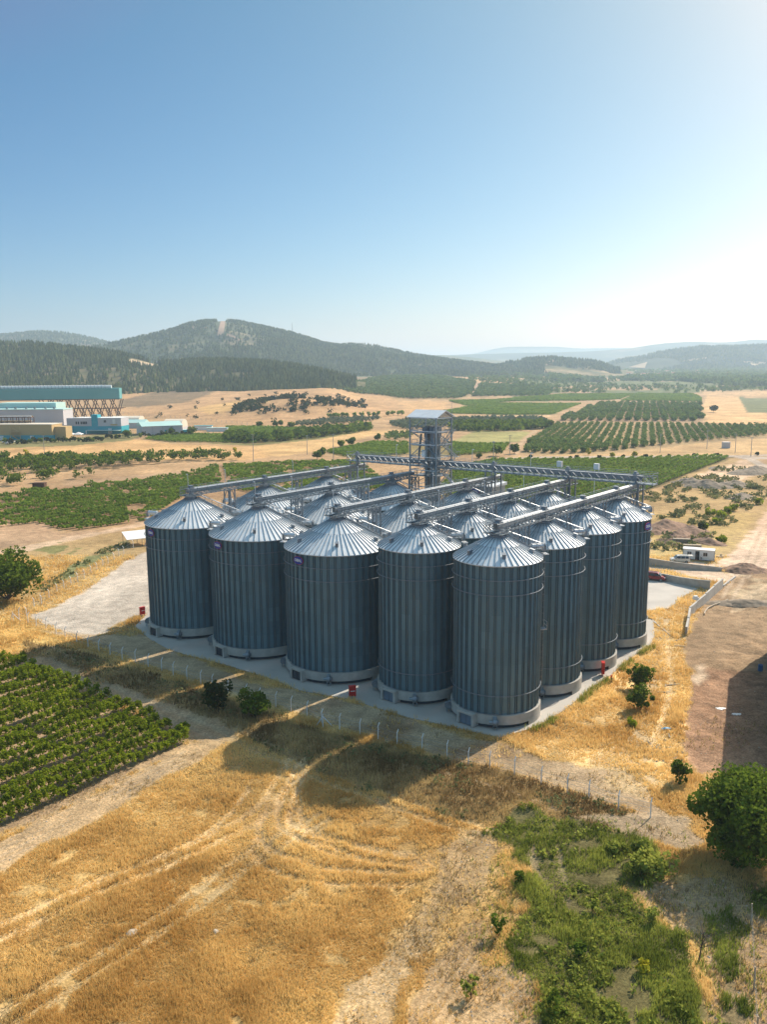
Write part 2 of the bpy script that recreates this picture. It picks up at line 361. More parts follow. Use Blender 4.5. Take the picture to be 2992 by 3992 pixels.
zone('ground',zl([(700,772),(745,722),(900,660),(960,660),(880,740),(900,800),(1000,860),(1100,900),(870,940),(560,810)]),(.36,.27,.13),1,1.5)
# right-hand side
zone('ground',z8([(800,1150),(1440,895),(1660,930),(1800,1000),(1800,1700),(1100,1800),(800,1500)]),(.44,.33,.165),3,4)
zone('ground',z5([(880,0),(1600,0),(1500,130),(1380,250),(1120,320),(880,300)]),(.47,.36,.16),2,4)
zone('dirt_track',z8([(1210,1010),(1480,905),(1560,910),(1600,960),(1500,1060),(1250,1060)]),(.62,.48,.34),3,3)
zone('road',z8([(1440,890),(1900,880),(1900,905),(1590,905),(1660,940),(1900,1060),(1900,1120),(1640,975),(1520,905)]),(.52,.47,.40),1.2,.6,.3)
zone('road',z8([(-180,900),(0,893),(100,888),(1400,878),(1900,868),(1900,878),(1400,888),(100,898),(-100,915)]),(.50,.46,.40),.6,.4,.3)
zone('dirt_track',z5([(1900,-260),(1700,-60),(1640,0),(1600,70),(1550,135),(1450,250),(1380,300),(1330,330),(1160,318),(1150,345),(1370,352),(1400,400),(1440,420),(1560,380),(1900,340)]),(.66,.50,.37),1.6,1.6)
zone('dirt_track',z5([(760,330),(1000,352),(1365,378),(1440,425),(1366,455),(1000,372),(760,350)]),(.56,.43,.31),.8,.6)
zone('ploughed_field',z5([(1440,420),(1620,385),(1900,360),(1900,1504),(1100,1504),(1130,1350),(1150,1050),(1080,900),(1120,800),(1180,700),(1260,560),(1366,470)]),C_BROWN,1,1)
zone('ploughed_field',z5([(1440,520),(1600,440),(1658,480),(1640,560),(1500,590)]),(.42,.32,.20),2,3)
zone('ploughed_field',z5([(1150,1050),(1230,1000),(1640,1030),(1900,1030),(1900,1700),(1640,1700),(1200,1700),(1100,1504)]),C_RED,1.2,1.2)
zone('ploughed_field',z5([(1180,990),(1250,980),(1290,1060),(1210,1120),(1150,1080)]),(.52,.40,.28),1.5,1)
# foreground
zone('ground',zl([(-300,650),(0,675),(150,700),(420,800),(500,850),(150,950),(0,985),(-300,985)]),(.60,.41,.15),2,2)
zone('embankment',[(60,1385),(150,1400),(230,1425),(330,1460),(440,1495),(560,1535),(700,1575),(850,1615),(950,1640),(1050,1650),(1150,1680),(1250,1715),(1410,1770),(1300,1805),(1200,1800),(1100,1780),(1000,1765),(900,1728),(800,1702),(700,1667),(600,1628),(530,1592),(450,1575),(380,1555),(320,1525),(250,1492),(180,1472),(100,1445),(40,1422)],(.26,.175,.075),1.2,1.5)
zone('dirt_track',zl2([(100,120),(330,110),(560,225),(900,350),(1300,500),(1560,580),(1480,655),(1220,655),(1080,560),(900,450),(700,370),(540,300),(400,262),(170,185)]),(.40,.28,.16),.8,.8)
zone('field',zl2([(-400,80),(0,130),(150,130),(300,200),(400,250),(550,320),(700,380),(900,470),(1080,560),(1220,640),(1120,745),(860,850),(600,980),(300,1130),(0,1260),(-500,1500)]),C_VSOIL,1,1)
zone('dirt_track',zl2([(-500,1500),(0,1265),(300,1135),(600,985),(860,860),(1100,755),(1220,650),(1560,600),(1350,745),(1100,855),(900,995),(640,1135),(480,1235),(200,1365),(0,1485),(-500,1800)]),C_LANE,.8,1.0)
zone('ground',[(80,1362),(290,1377),(300,1367),(400,1417),(535,1467),(644,1493),(755,1514),(886,1552),(1000,1590),(1080,1602),(1180,1640),(1290,1650),(1390,1690),(1440,1765),(1340,1745),(1230,1705),(1112,1669),(1008,1645),(858,1608),(778,1585),(664,1545),(500,1498),(375,1447),(292,1426),(180,1378)],(.45,.33,.20),.8,1.0,.5)
zone('ground',[(1080,1590),(1180,1560),(1290,1490),(1370,1420),(1410,1330),(1480,1330),(1480,1450),(1470,1600),(1440,1740),(1390,1700),(1290,1655),(1180,1635)],C_GOLD,1,1.5)
zone('ground',[(1290,1640),(1360,1560),(1400,1450),(1420,1330),(1440,1330),(1435,1450),(1400,1560),(1380,1650),(1420,1700),(1390,1735),(1320,1690)],(.50,.365,.20),.8,1.5)
zone('ground',z6b([(0,874),(60,760),(170,640),(250,520),(330,400),(400,280),(420,210),(560,130),(640,150),(640,300),(600,420),(450,460),(400,560),(330,650),(260,790),(220,890),(100,1100),(-200,1100)]),(.48,.34,.18),.8,1.2)
zone('ground',z6b([(280,874),(330,700),(430,560),(480,450),(600,430),(650,520),(600,640),(780,660),(800,740),(860,874),(860,1100),(180,1100)]),(.42,.29,.155),.8,1.2)
zone('ground',z6b([(1150,300),(1400,290),(1900,420),(1900,1100),(1440,1100),(1430,700),(1400,560),(1250,480),(1150,370)]),(.36,.25,.14),1,1.5)
zone('weed_patch',z6b([(610,150),(700,80),(860,100),(960,110),(1100,150),(1200,150),(1290,200),(1300,280),(1200,300),(1150,370),(1270,480),(1390,540),(1430,700),(1410,1100),(880,1100),(820,780),(830,720),(740,640),(650,560),(640,460),(680,380),(700,330),(650,200)]),C_WEED,.8,2.2)
zone('dirt_track',z6b([(880,90),(960,80),(1350,90),(1420,180),(1300,210),(1150,150),(1000,110)]),(.36,.27,.17),.8,1)
# wheel tracks: lighter, pressed-down strips
T=[]
def stroke(p,w=.45,off=(-.95,.95),c=(.70,.50,.27),dep=.12):
    P=poly(p); 
    # Chaikin smoothing
    for _ in range(3):
        q=[P[0]]
        for a,b in zip(P[:-1],P[1:]): q+= [a*.75+b*.25,a*.25+b*.75]
        q.append(P[-1]); P=np.array(q)
    t=np.gradient(P,axis=0); nrm=np.stack([-t[:,1],t[:,0]],1); nrm/=np.linalg.norm(nrm,axis=1)[:,None]+1e-9
    for o in off: T.append((P+nrm*o,w,np.array(c),dep))
stroke([(470,1568),(520,1590),(600,1632),(700,1678),(800,1712),(870,1738),(960,1768),(1050,1800)],.55,(-1,1),(.44,.32,.17))
stroke([(100,1400),(200,1478),(330,1530),(480,1590)],.5,(-1,1),(.42,.32,.2))
stroke([(640,1640),(620,1672),(590,1735),(535,1775),(470,1805),(380,1850),(280,1890),(150,1945),(-40,2030)],.5,(-.95,.95))
stroke([(648,1640),(632,1690),(560,1760),(561,1820),(609,1845),(690,1871),(756,1879),(866,1882),(940,1875)],.5,(0,))
stroke([(640,1660),(600,1740),(600,1790),(646,1816),(719,1827),(778,1853),(866,1868),(947,1864)],.4,(0,1.3))
stroke([(650,1650),(640,1720),(650,1780),(682,1801),(756,1820),(830,1838),(903,1844),(960,1836)],.5,(0,))
stroke([(655,1700),(620,1760),(625,1800),(700,1842),(800,1862),(900,1862),(970,1850)],.35,(0,))
stroke([(560,1800),(540,1840),(580,1880),(680,1905),(800,1912),(900,1905)],.35,(0,))
stroke([(700,1765),(640,1800),(540,1850),(430,1940),(250,2060),(100,2150),(-60,2240)],.5,(-.9,.9),(.50,.38,.21))
stroke([(540,1700),(500,1760),(400,1830)],.4,(0,))
for k in range(5): stroke([(-20+0*k,1815+k*14),(200,1712+k*12),(400,1625+k*7)],.18,(0,),(.40,.30,.19),.06)
stroke(z5([(1000,700),(1020,800),(1010,900),(1040,1050),(1020,1200),(980,1350),(900,1500)]),.5,(0,),(.58,.43,.25))
stroke(z6b([(770,190),(760,270),(830,340),(860,400),(850,470),(820,520)]),.35,(0,),(.42,.32,.19),.1)
stroke(z6b([(860,200),(880,300),(900,360),(880,440),(850,500)]),.3,(0,),(.40,.31,.19),.1)
stroke(z3([(1000,440),(1250,480),(1500,540),(1800,640),(1900,700)]),.4,(0,),(.40,.30,.20),.05)
for k in range(7): stroke(z5([(1430+k*26,640-k*6),(1470+k*28,560-k*8),(1560+k*22,500-k*6),(1700,470-k*10)]),.3,(0,),(.50,.38,.25),.1)
for k in range(6): stroke(z5([(1150+k*10,760+k*30),(1300,740+k*34),(1450,750+k*36),(1640,770+k*34)]),.22,(0,),(.24,.175,.11),.1)
stroke(z5([(1640,120),(1560,300),(1480,400),(1400,560)]),.5,(-1,1),(.48,.37,.26),.08); stroke(z5([(1700,200),(1600,330),(1500,420)]),.4,(-1,1),(.50,.39,.28),.06)
zone('weed_patch',z6b([(1470,420),(1530,400),(1560,520),(1545,700),(1560,1000),(1480,1000),(1500,760),(1450,600)]),(.22,.17,.085),.8,1.8)
zone('weed_patch',z6b([(1630,380),(1800,380),(1800,470),(1640,450)]),(.22,.17,.085),.8,1.5)
# --- vertex grid: finer near the place the picture shows, coarser outside
sx=np.concatenate([np.linspace(-1.5,-.50,40,endpoint=False),np.linspace(-.50,.50,640),np.linspace(.50,1.5,41)[1:]])
vv=np.concatenate([np.linspace(2700,2260,40,endpoint=False),np.linspace(2260,815,820,endpoint=False)])
ys=CAMZ/np.tan(np.arctan((vv-1106)/1795.2)-PITCH)
ys=np.concatenate([[2,8,14,20,26,31],ys[ys>33],ys.max()*np.array([1.12,1.28,1.5,1.8,2.2,3.0])])
APX=25.0
GX=(sx[None,:]*(ys[:,None]+APX)); GY=np.repeat(ys[:,None],len(sx),1); X=GX.ravel(); Y=GY.ravel()
H=hgt(X,Y)
n1=fbm(X,Y,3.0,3)-.5; n2=fbm(X+91,Y+17,14,4)-.5; n3=fbm(X-55,Y+5,70,4)-.5
near=np.clip((190-Y)/60,0,1)
colr=np.array(C_TAN)[None]*(1-near[:,None])+np.array(C_DRY)[None]*near[:,None]
colr=colr*(1+.35*n3[:,None])
zid=np.zeros(len(X),int); rel=np.ones(len(X)); names=['ground']
for nm,P,c,b,w,rl in Z:
    if nm not in names: names.append(nm)
    m=(X>P[:,0].min()-b*3-w*3)&(X<P[:,0].max()+b*3+w*3)&(Y>P[:,1].min()-b*3-w*3)&(Y<P[:,1].max()+b*3+w*3)
    ii=np.nonzero(m)[0]
    if not len(ii): continue
    dist=sdist(X[ii],Y[ii],P)+w*(n1[ii]*2.2+n2[ii]*1.5)
    wt=np.clip(dist/(b+.3)+.5,0,1); wt=wt*wt*(3-2*wt)
    v=1+.30*n2[ii]+.22*n1[ii]+.2*n3[ii]
    colr[ii]=colr[ii]*(1-wt[:,None])+c[None]*v[:,None]*wt[:,None]
    rel[ii]=rel[ii]*(1-wt)+rl*wt
    zid[ii[wt>.5]]=names.index(nm)
track=np.zeros(len(X))
for P,w,c,dep in T:
    m=(X>P[:,0].min()-3)&(X<P[:,0].max()+3)&(Y>P[:,1].min()-3)&(Y<P[:,1].max()+3); ii=np.nonzero(m)[0]
    d=np.maximum(0,sdist(X[ii],Y[ii],P,False)+n1[ii]*.5)
    wt=np.clip(1.4-d/w,0,1)*np.clip(.85+n2[ii]*1.2,0.2,1)
    colr[ii]=colr[ii]*(1-wt[:,None]*.65)+c[None]*(1+.3*n1[ii][:,None])*wt[:,None]*.65
    H[ii]-=dep*wt; track[ii]=np.maximum(track[ii],wt)
# patches of dead stalks / greener growth in the near grass
g0=(zid==0)&(Y<140); dk=np.clip((fbm(X+7,Y+3,7,4)-.5)*4,0,1)*g0
colr=colr*(1-.42*dk[:,None]*np.array([.8,.9,1.])[None])
lt=np.clip((fbm(X-70,Y+30,9,4)-.52)*4,0,1)*g0; colr=colr*(1+.25*lt[:,None])
# relief (none under the silos' slab)
pad=np.array([A5-Q*14-D*16,A5-Q*14+D*62,A5+Q*90+D*62,A5+Q*90-D*18]); pd=sdist(X,Y,pad); ok=np.clip(-pd/6,0,1)
YD=np.array([gf(*p) for p in [(2300,2170),(2830,2200),(2870,2250),(2830,2300),(2700,2400),(2640,2430),(2560,2520),(2300,2480)]]); ok=np.minimum(ok,np.clip(-sdist(X,Y,YD)/3,0,1))
GYp=[q for q in Z if q[0]=='gravel_yard'][0][1]; ok=np.minimum(ok,np.clip(-sdist(X,Y,GYp)/3,.15,1))
H+=ok*np.clip((220-Y)/60,0,1)*rel*(n2*.5+n1*.22)
pw=np.zeros(len(X))
for q in Z:
    if q[0]=='ploughed_field': pw=np.maximum(pw,np.clip(sdist(X,Y,q[1])/2,0,1))
H+=pw*((fbm(X,Y,1.3,3)-.5)*.5+(fbm(X,Y,6,2)-.5)*.6)*ok; colr*=1+(pw*(fbm(X+5,Y,2.2,3)-.5)*.55)[:,None]
eb=[q for q in Z if q[0]=='embankment'][0][1]; H+=np.clip(sdist(X,Y,eb)/3,0,1)*.45*ok*(1+n1)
fz=z6b([(280,874),(430,560),(600,430),(640,520),(560,800)])
# furrows on the cultivated strip
FP=poly(z6b([(280,874),(330,700),(430,560),(480,450),(600,430),(650,520),(560,640),(520,1100),(200,1100)])); m=inpoly(X,Y,FP)
fa=gt(*fz[0])[:2]-gt(*fz[2])[:2]; fa/=np.linalg.norm(fa); ph=(X*(-fa[1])+Y*fa[0])*2*PI/.8
H[m]+=np.sin(ph[m])*.09; colr[m]*=(1+.14*np.sin(ph[m]+1))[:,None]
_gh=(X,Y,H)
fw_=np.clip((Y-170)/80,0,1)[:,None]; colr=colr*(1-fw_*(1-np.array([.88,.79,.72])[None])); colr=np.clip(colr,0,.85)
nr,nc=GX.shape; idx=np.arange(nr*nc).reshape(nr,nc)
F=np.stack([idx[:-1,:-1],idx[:-1,1:],idx[1:,1:],idx[1:,:-1]],-1).reshape(-1,4); fz_=zid[F[:,0]]
gm,nt,b=newmat('open_ground'); b.inputs['Roughness'].default_value=.95; b.inputs['Specular IOR Level'].default_value=.1
at=N(nt,'ShaderNodeAttribute',attribute_name='Col'); geo=N(nt,'ShaderNodeNewGeometry'); cur=at.outputs['Color']
for sc_,amt,dt in ((.035,.30,6),(.5,.30,8),(4.,.35,6)):
    no=N(nt,'ShaderNodeTexNoise'); no.inputs['Scale'].default_value=sc_; no.inputs['Detail'].default_value=dt; no.inputs['Roughness'].default_value=.65
    nt.links.new(geo.outputs['Position'],no.inputs['Vector'])
    mr=N(nt,'ShaderNodeMapRange'); mr.inputs['From Min'].default_value=.3; mr.inputs['From Max'].default_value=.7; mr.inputs['To Min'].default_value=1-amt; mr.inputs['To Max'].default_value=1+amt
    nt.links.new(no.outputs['Fac'],mr.inputs['Value'])
    vm=N(nt,'ShaderNodeVectorMath',operation='SCALE'); nt.links.new(cur,vm.inputs[0]); nt.links.new(mr.outputs[0],vm.inputs['Scale']); cur=vm.outputs[0]
nt.links.new(cur,b.inputs['Base Color'])
nb=N(nt,'ShaderNodeTexNoise'); nb.inputs['Scale'].default_value=2.2; nb.inputs['Detail'].default_value=8; nb.inputs['Roughness'].default_value=.7; nt.links.new(geo.outputs['Position'],nb.inputs['Vector'])
bp=N(nt,'ShaderNodeBump'); bp.inputs['Strength'].default_value=.9; bp.inputs['Distance'].default_value=.25; nt.links.new(nb.outputs['Fac'],bp.inputs['Height']); nt.links.new(bp.outputs[0],b.inputs['Normal'])
allco=np.stack([X,Y,H],1)
for k,nm in enumerate(names):
    fs=F[fz_==k]
    if not len(fs): continue
    used,inv=np.unique(fs.ravel(),return_inverse=True); me=bpy.data.meshes.new(nm)
    me.vertices.add(len(used)); me.vertices.foreach_set('co',allco[used].reshape(-1).astype(np.float32))
    me.loops.add(len(inv)); me.loops.foreach_set('vertex_index',inv.astype(np.int32)); me.polygons.add(len(fs))
    me.polygons.foreach_set('loop_start',np.arange(len(fs),dtype=np.int32)*4)
    try: me.polygons.foreach_set('loop_total',np.full(len(fs),4,np.int32))
    except Exception: pass
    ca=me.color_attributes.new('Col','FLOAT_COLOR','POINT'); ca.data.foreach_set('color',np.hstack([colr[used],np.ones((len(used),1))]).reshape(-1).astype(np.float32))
    me.polygons.foreach_set('use_smooth',np.ones(len(fs),bool)); me.materials.append(gm); me.update(); me.validate()
    o=bpy.data.objects.new(nm,me); col.objects.link(o); tag(o,kind='structure')
# fast height lookup for planting
def rowi(y): return np.clip(np.interp(y,ys,np.arange(len(ys))),0,len(ys)-1.001)
HG=H.reshape(nr,nc); TG=track.reshape(nr,nc); ZG=zid.reshape(nr,nc)
def gh(x,y):
    x=np.asarray(x,float); y=np.asarray(y,float); r=rowi(y); c=np.clip(np.interp(x/(y+APX),sx,np.arange(nc)),0,nc-1.001)
    i=r.astype(int); j=c.astype(int); fr=r-i; fc=c-j
    return (HG[i,j]*(1-fc)+HG[i,j+1]*fc)*(1-fr)+(HG[i+1,j]*(1-fc)+HG[i+1,j+1]*fc)*fr
def gz(x,y): return float(gh(x,y))
def near_i(x,y,G):
    r=rowi(y).round().astype(int); c=np.clip(np.interp(x/(y+APX),sx,np.arange(nc)),0,nc-1).round().astype(int); return G[r,c]
# slab round the silos, the pad on the right, and the asphalt turning
def slab(name,P,z0,z1,m):
    mb=MB(); mb.prism([tuple(p) for p in P],z0,z1); o=mb.build(name,m); return tag(o,kind='structure')
ap=[gf(x,y) for x,y in [(526,2443),(556,2468),(586,2492),(653,2529),(732,2555),(878,2592),(964,2618),(1051,2645),(1163,2691),(1362,2727),(1600,2799),(1800,2842),(1949,2876),(2059,2845),(2122,2819),(2207,2765),(2291,2697),(2384,2632),(2456,2569),(2536,2515),(2553,2481),(2549,2426),(2523,2403)]]
ap+=[gp(-8.5,46),gp(-2,54),gp(60,58),gp(78,52),gp(78,0)]
slab('silo_apron',ap,-.4,.10,'slab')
yd=[gf(*p) for p in [(x*S,y*S) for x,y in z5([(700,420),(880,430),(1000,432),(1215,490),(1115,540),(1020,622),(870,636),(700,660)])]]
slab('concrete_yard',yd,-.3,.06,'slab')
# ================================================================== SILOS
def on_ring(r,a,z): return (r*math.cos(a),r*math.sin(a),z)
ZB=1.8
def sign_mesh(R):
    """oval maker's plate: red rim, blue field, white lettering, built upright and facing +X at radius R"""
    def disc(a,b,x0,x1,m,name,par):
        mb=MB(); n=40; t=np.linspace(0,2*PI,n,endpoint=False)
        v=[(x0,a*math.cos(q),b*math.sin(q)) for q in t]+[(x1,a*math.cos(q),b*math.sin(q)) for q in t]
        mb.add(v,[(i,(i+1)%n,n+(i+1)%n,n+i) for i in range(n)]+[tuple(range(n-1,-1,-1)),tuple(range(n,2*n))]); return mb.build(name,m,par)
    rim=disc(1.02,.64,R,R+.06,'logo_red','sign',None)
    disc(.96,.585,R+.061,R+.085,'logo_blue','sign_field',rim)
    cu=bpy.data.curves.new('lettering','FONT'); cu.body='OBIAL'; cu.size=.52; cu.align_x='CENTER'; cu.align_y='CENTER'; cu.extrude=.012; cu.offset=.012; cu.space_character=1.02
    to=bpy.data.objects.new('lettering',cu); col.objects.link(to); bpy.context.view_layer.update()
    me=bpy.data.meshes.new_from_object(to.evaluated_get(bpy.context.evaluated_depsgraph_get())); bpy.data.objects.remove(to)
    me.materials.clear(); me.materials.append(M['white']); me.transform(Matrix(((0,0,1,R+.1),(1,0,0,0),(0,1.1,0,0),(0,0,0,1))))
    lt=bpy.data.objects.new('lettering',me); col.objects.link(lt); lt.parent=rim
    return rim
def make_silo(big,A):
    R,h,nk=(8.09,17.94,3.976) if big else (5.709,20.0,2.79); zt=ZB+h
    root=empty('grain_silo',(0,0,0))
    # plinth, with a dark painted recess under its camera-side edge
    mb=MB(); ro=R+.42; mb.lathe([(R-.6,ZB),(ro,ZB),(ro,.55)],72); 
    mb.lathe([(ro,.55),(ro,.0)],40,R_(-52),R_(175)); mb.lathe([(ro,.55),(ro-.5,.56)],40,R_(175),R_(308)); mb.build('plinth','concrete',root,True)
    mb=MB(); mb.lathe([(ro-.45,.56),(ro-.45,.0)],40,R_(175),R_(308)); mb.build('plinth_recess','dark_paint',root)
    # wall
    nrib=48 if big else 36; mb=MB(); rows=int(h/1.1); tr=np.linspace(ZB,zt,rows*2+1)
    prof=[]
    for i in range(rows):
        z0=ZB+h*i/rows; z1=ZB+h*(i+1)/rows; prof+= [(R,z0)]
    prof.append((R,zt)); mb.lathe(prof,96); wo=mb.build('wall_sheeting','wall_steel',root,True); q=np.random.RandomState(int(h*10)); pv_=q.rand(rows,24); pa=wo.data.attributes.new('panel','FLOAT','FACE'); pa.data.foreach_set('value',np.array([pv_[(i//96)//2*2%rows if False else (i//96)//2,(i%96)//4] for i in range(len(wo.data.polygons))],dtype=np.float32))
    mb=MB()
    for i in range(nrib):
        a=2*PI*i/nrib
        for s in (-1,1):
            c=np.array([math.cos(a),math.sin(a)]); t=np.array([-c[1],c[0]])*s
            p0=c*(R+.0)+t*.07; p1=c*(R+.16)+t*.10; q0=c*R+t*.2; q1=c*(R+.16)+t*.17
            za,zb=ZB+.05,zt-.02
            v=[(*p0,za),(*p1,za),(*q1,za),(*q0,za),(*p0,zb),(*p1,zb),(*q1,zb),(*q0,zb)]
            f=[(0,3,2,1),(4,5,6,7),(0,1,5,4),(1,2,6,5),(2,3,7,6),(3,0,4,7)]
            mb.add(v,f if s<0 else [q[::-1] for q in f])
    mb.build('wall_ribs','rib_steel',root)
    for z in ((zt-2.05,zt-4.0) if big else (zt-2.0,zt-3.95,ZB+2.6)):
        mb=MB(); n=96; t=np.linspace(0,2*PI,n,endpoint=False); k=6; rr=.055; v=[];
        for a in t:
            for q in range(k): v.append(((R+.34+rr*math.cos(q*PI/3))*math.cos(a),(R+.34+rr*math.cos(q*PI/3))*math.sin(a),z+rr*math.sin(q*PI/3)))
        f=[(i*k+q,((i+1)%n)*k+q,((i+1)%n)*k+(q+1)%k,i*k+(q+1)%k) for i in range(n) for q in range(k)]
        mb.add(v,f)
        for i in range(0,nrib): a=2*PI*i/nrib; mb.bar(on_ring(R+.1,a,z),on_ring(R+.36,a,z),.05)
        mb.build('wind_ring','galv_dark',root,False)
    # roof
    rn=.95 if big else .8; re=R+.28; ze=zt-.08; zn=zt+nk; ns=60 if big else 48
    mb=MB(); mb.lathe([(R,zt-.3),(re,ze-.1),(re,ze),(rn,zn)],ns*2); mb.build('roof','galv_roof',root,False)
    mb=MB()
    for i in range(ns):
        a=2*PI*(i+.5)/ns; t=np.array([-math.sin(a),math.cos(a),0])*.035
        rin=rn if i%2==0 else R*.5
        zin=ze+(zn-ze)*(re-rin)/(re-rn); o=np.array(on_ring(re+.03,a,ze)); p=np.array(on_ring(rin,a,zin)); u=np.array([0,0,.13])
        mb.add([o-t,o+t,p+t,p-t,o-t*.6+u,o+t*.6+u,p+t*.6+u,p-t*.6+u],[(0,1,5,4),(1,2,6,5),(2,3,7,6),(3,0,4,7),(4,5,6,7)])
    mb.build('roof_seams','seam_shadow_steel',root)
    mb=MB(); a_=np.linspace(0,2*PI,ns,endpoint=False)   # purlin clips, a broken ring half way up
    for rr_ in (R*.52,):
        zz=ze+(zn-ze)*(re-rr_)/(re-rn)
        for i in range(0,ns,2):
            a0,a1=a_[i]+.02,a_[i]+2*PI/ns-.02; mb.bar(on_ring(rr_,a0,zz+.1),on_ring(rr_,a1,zz+.1),.05); 
    mb.build('roof_clips','galv_dark',root)
    for d in (-150,-88,-23,35,95,155):
        a=R_(d); rr_=R*.80; zz=ze+(zn-ze)*(re-rr_)/(re-rn); mb=MB(); c=np.array([math.cos(a),math.sin(a),0]); t=np.array([-c[1],c[0],0])
        o=np.array(on_ring(rr_,a,zz)); lo_,hi_=[],[]
        sl=(zn-ze)/(re-rn); w_=.22
        v=[o-t*w_-c*.25+[0,0,.25*sl-.05],o+t*w_-c*.25+[0,0,.25*sl-.05],o+t*w_+c*.25+[0,0,-.25*sl-.05],o-t*w_+c*.25+[0,0,-.25*sl-.05]]
        v+=[q+np.array([0,0,.5]) for q in v[:2]]+[v[2]+[0,0,.62],v[3]+[0,0,.62]]
        mb.add(v,[(0,3,2,1),(4,5,6,7),(0,1,5,4),(1,2,6,5),(2,3,7,6),(3,0,4,7)])
        h0=np.array(v[6])+[0,0,.0]; mb.add([v[4]-t*.05+[0,0,.03],v[5]+t*.05+[0,0,.03],v[6]+t*.05+c*.15+[0,0,.0],v[7]-t*.05+c*.15+[0,0,.0],v[4]-t*.05+[0,0,.08],v[5]+t*.05+[0,0,.08],v[6]+t*.05+c*.15+[0,0,.05],v[7]-t*.05+c*.15+[0,0,.05]],[(0,3,2,1),(4,5,6,7),(0,1,5,4),(1,2,6,5),(2,3,7,6),(3,0,4,7)])
        mb.build('roof_vent','galv_dark',root)
    mb=MB(); mb.lathe([(rn+.35,zn-.16),(rn+.35,zn+.04),(rn+.12,zn+.05),(rn+.12,zn+.42),(rn+.3,zn+.43),(rn+.3,zn+.5),(.3,zn+.55)],24); mb.build('roof_collar','galv_dark',root,False)
    # roof stair with handrails up the right-hand side, and the platform and fan drum at its foot
    a=R_(8); c=np.array([math.cos(a),math.sin(a),0]); t=np.array([-c[1],c[0],0]); mb=MB()
    P=lambda f,s,dz: np.array(on_ring(rn+.3+(re-rn-.2)*f,a,zn+(ze-zn)*f+dz))+t*s
    for s in (-.35,.35):
        mb.bar(P(0,s,.15),P(1,s,.15),.1,.16); mb.bar(P(0,s,1.05),P(1,s,1.05),.05); mb.bar(P(0,s,.6),P(1,s,.6),.035)
        for f in np.linspace(0,1,7): mb.bar(P(f,s,.1),P(f,s,1.07),.045)
    for f in np.linspace(0,1,26): mb.bar(P(f,-.35,.2),P(f,.35,.2),.14,.04)
    mb.build('roof_stair','galv_dark',root)
    for k,dg in enumerate((14,163) if big else (14,)):
        a=R_(dg); c=np.array([math.cos(a),math.sin(a),0]); t=np.array([-c[1],c[0],0]); b0=np.array(on_ring(re-1.3,a,ze+1.05)); mb=MB()
        mb.tube(b0,b0+c*1.75,.36,n=16); mb.tube(b0+c*1.70,b0+c*1.8,.43,n=16); mb.tube(b0+c*.1,b0+c*.2,.40,n=16)
        dr=mb.build('fan_drum','steel_light',root,True)
        mb=MB(); e=b0+c*1.8; mb.add([e-t*.3+[0,0,-.75],e+t*.3+[0,0,-.75],e+c*.4+t*.3+[0,0,-.75],e+c*.4-t*.3+[0,0,-.75],e-t*.3+[0,0,.3],e+t*.3+[0,0,.3],e+c*.4+t*.3+[0,0,.0],e+c*.4-t*.3+[0,0,.0]],[(0,3,2,1),(4,5,6,7),(0,1,5,4),(1,2,6,5),(2,3,7,6),(3,0,4,7)])
        for s in (-.5,.5):
            mb.bar(b0+t*s+[0,0,-.5],b0+t*s+[0,0,.75],.05); mb.bar(e+c*.5+t*s+[0,0,-1.0],e+c*.5+t*s+[0,0,.2],.05); mb.bar(b0+t*s+[0,0,.75],e+c*.5+t*s+[0,0,.2],.05)
        mb.build('fan_hood','galv_dark',dr)
        mb=MB(); f0=b0+c*1.2; mb.add([f0-t*.6+[0,0,-1.15],f0+t*.6+[0,0,-1.15],f0+t*.6+c*1.3+[0,0,-1.15],f0-t*.6+c*1.3+[0,0,-1.15],f0-t*.6+[0,0,-1.08],f0+t*.6+[0,0,-1.08],f0+t*.6+c*1.3+[0,0,-1.08],f0-t*.6+c*1.3+[0,0,-1.08]],[(0,3,2,1),(4,5,6,7),(0,1,5,4),(1,2,6,5),(2,3,7,6),(3,0,4,7)])
        mb.build('eave_platform','steel_light',root)
    # doorway box in the plinth
    a=R_(-134); c=np.array([math.cos(a),math.sin(a),0]); t=np.array([-c[1],c[0],0]); o=np.array(on_ring(R+.05,a,0)); L=.95
    def bx(mb,s0,s1,d0,d1,z0,z1):
        v=[o+t*s+c*d+[0,0,z] for z in (z0,z1) for s,d in ((s0,d0),(s1,d0),(s1,d1),(s0,d1))]
        mb.add(v,[(0,1,2,3),(7,6,5,4),(0,4,5,1),(1,5,6,2),(2,6,7,3),(3,7,4,0)])
    mb=MB(); bx(mb,-1.35,-1.02,-.5,L,.08,1.55); bx(mb,1.02,1.35,-.5,L,.08,1.55); bx(mb,-1.35,1.35,-.5,L,1.552,1.83); pf=mb.build('doorway','concrete',root)
    mb=MB(); bx(mb,-1.02,-.015,L-.35,L-.25,.1,1.55); bx(mb,.015,1.02,L-.35,L-.25,.1,1.55); 
    for s in (-.9,-.1,.1,.9): bx(mb,s-.04,s+.04,L-.25,L-.21,.15,1.5)
    mb.build('double_door','door_dark' if big else 'door_blue',pf)
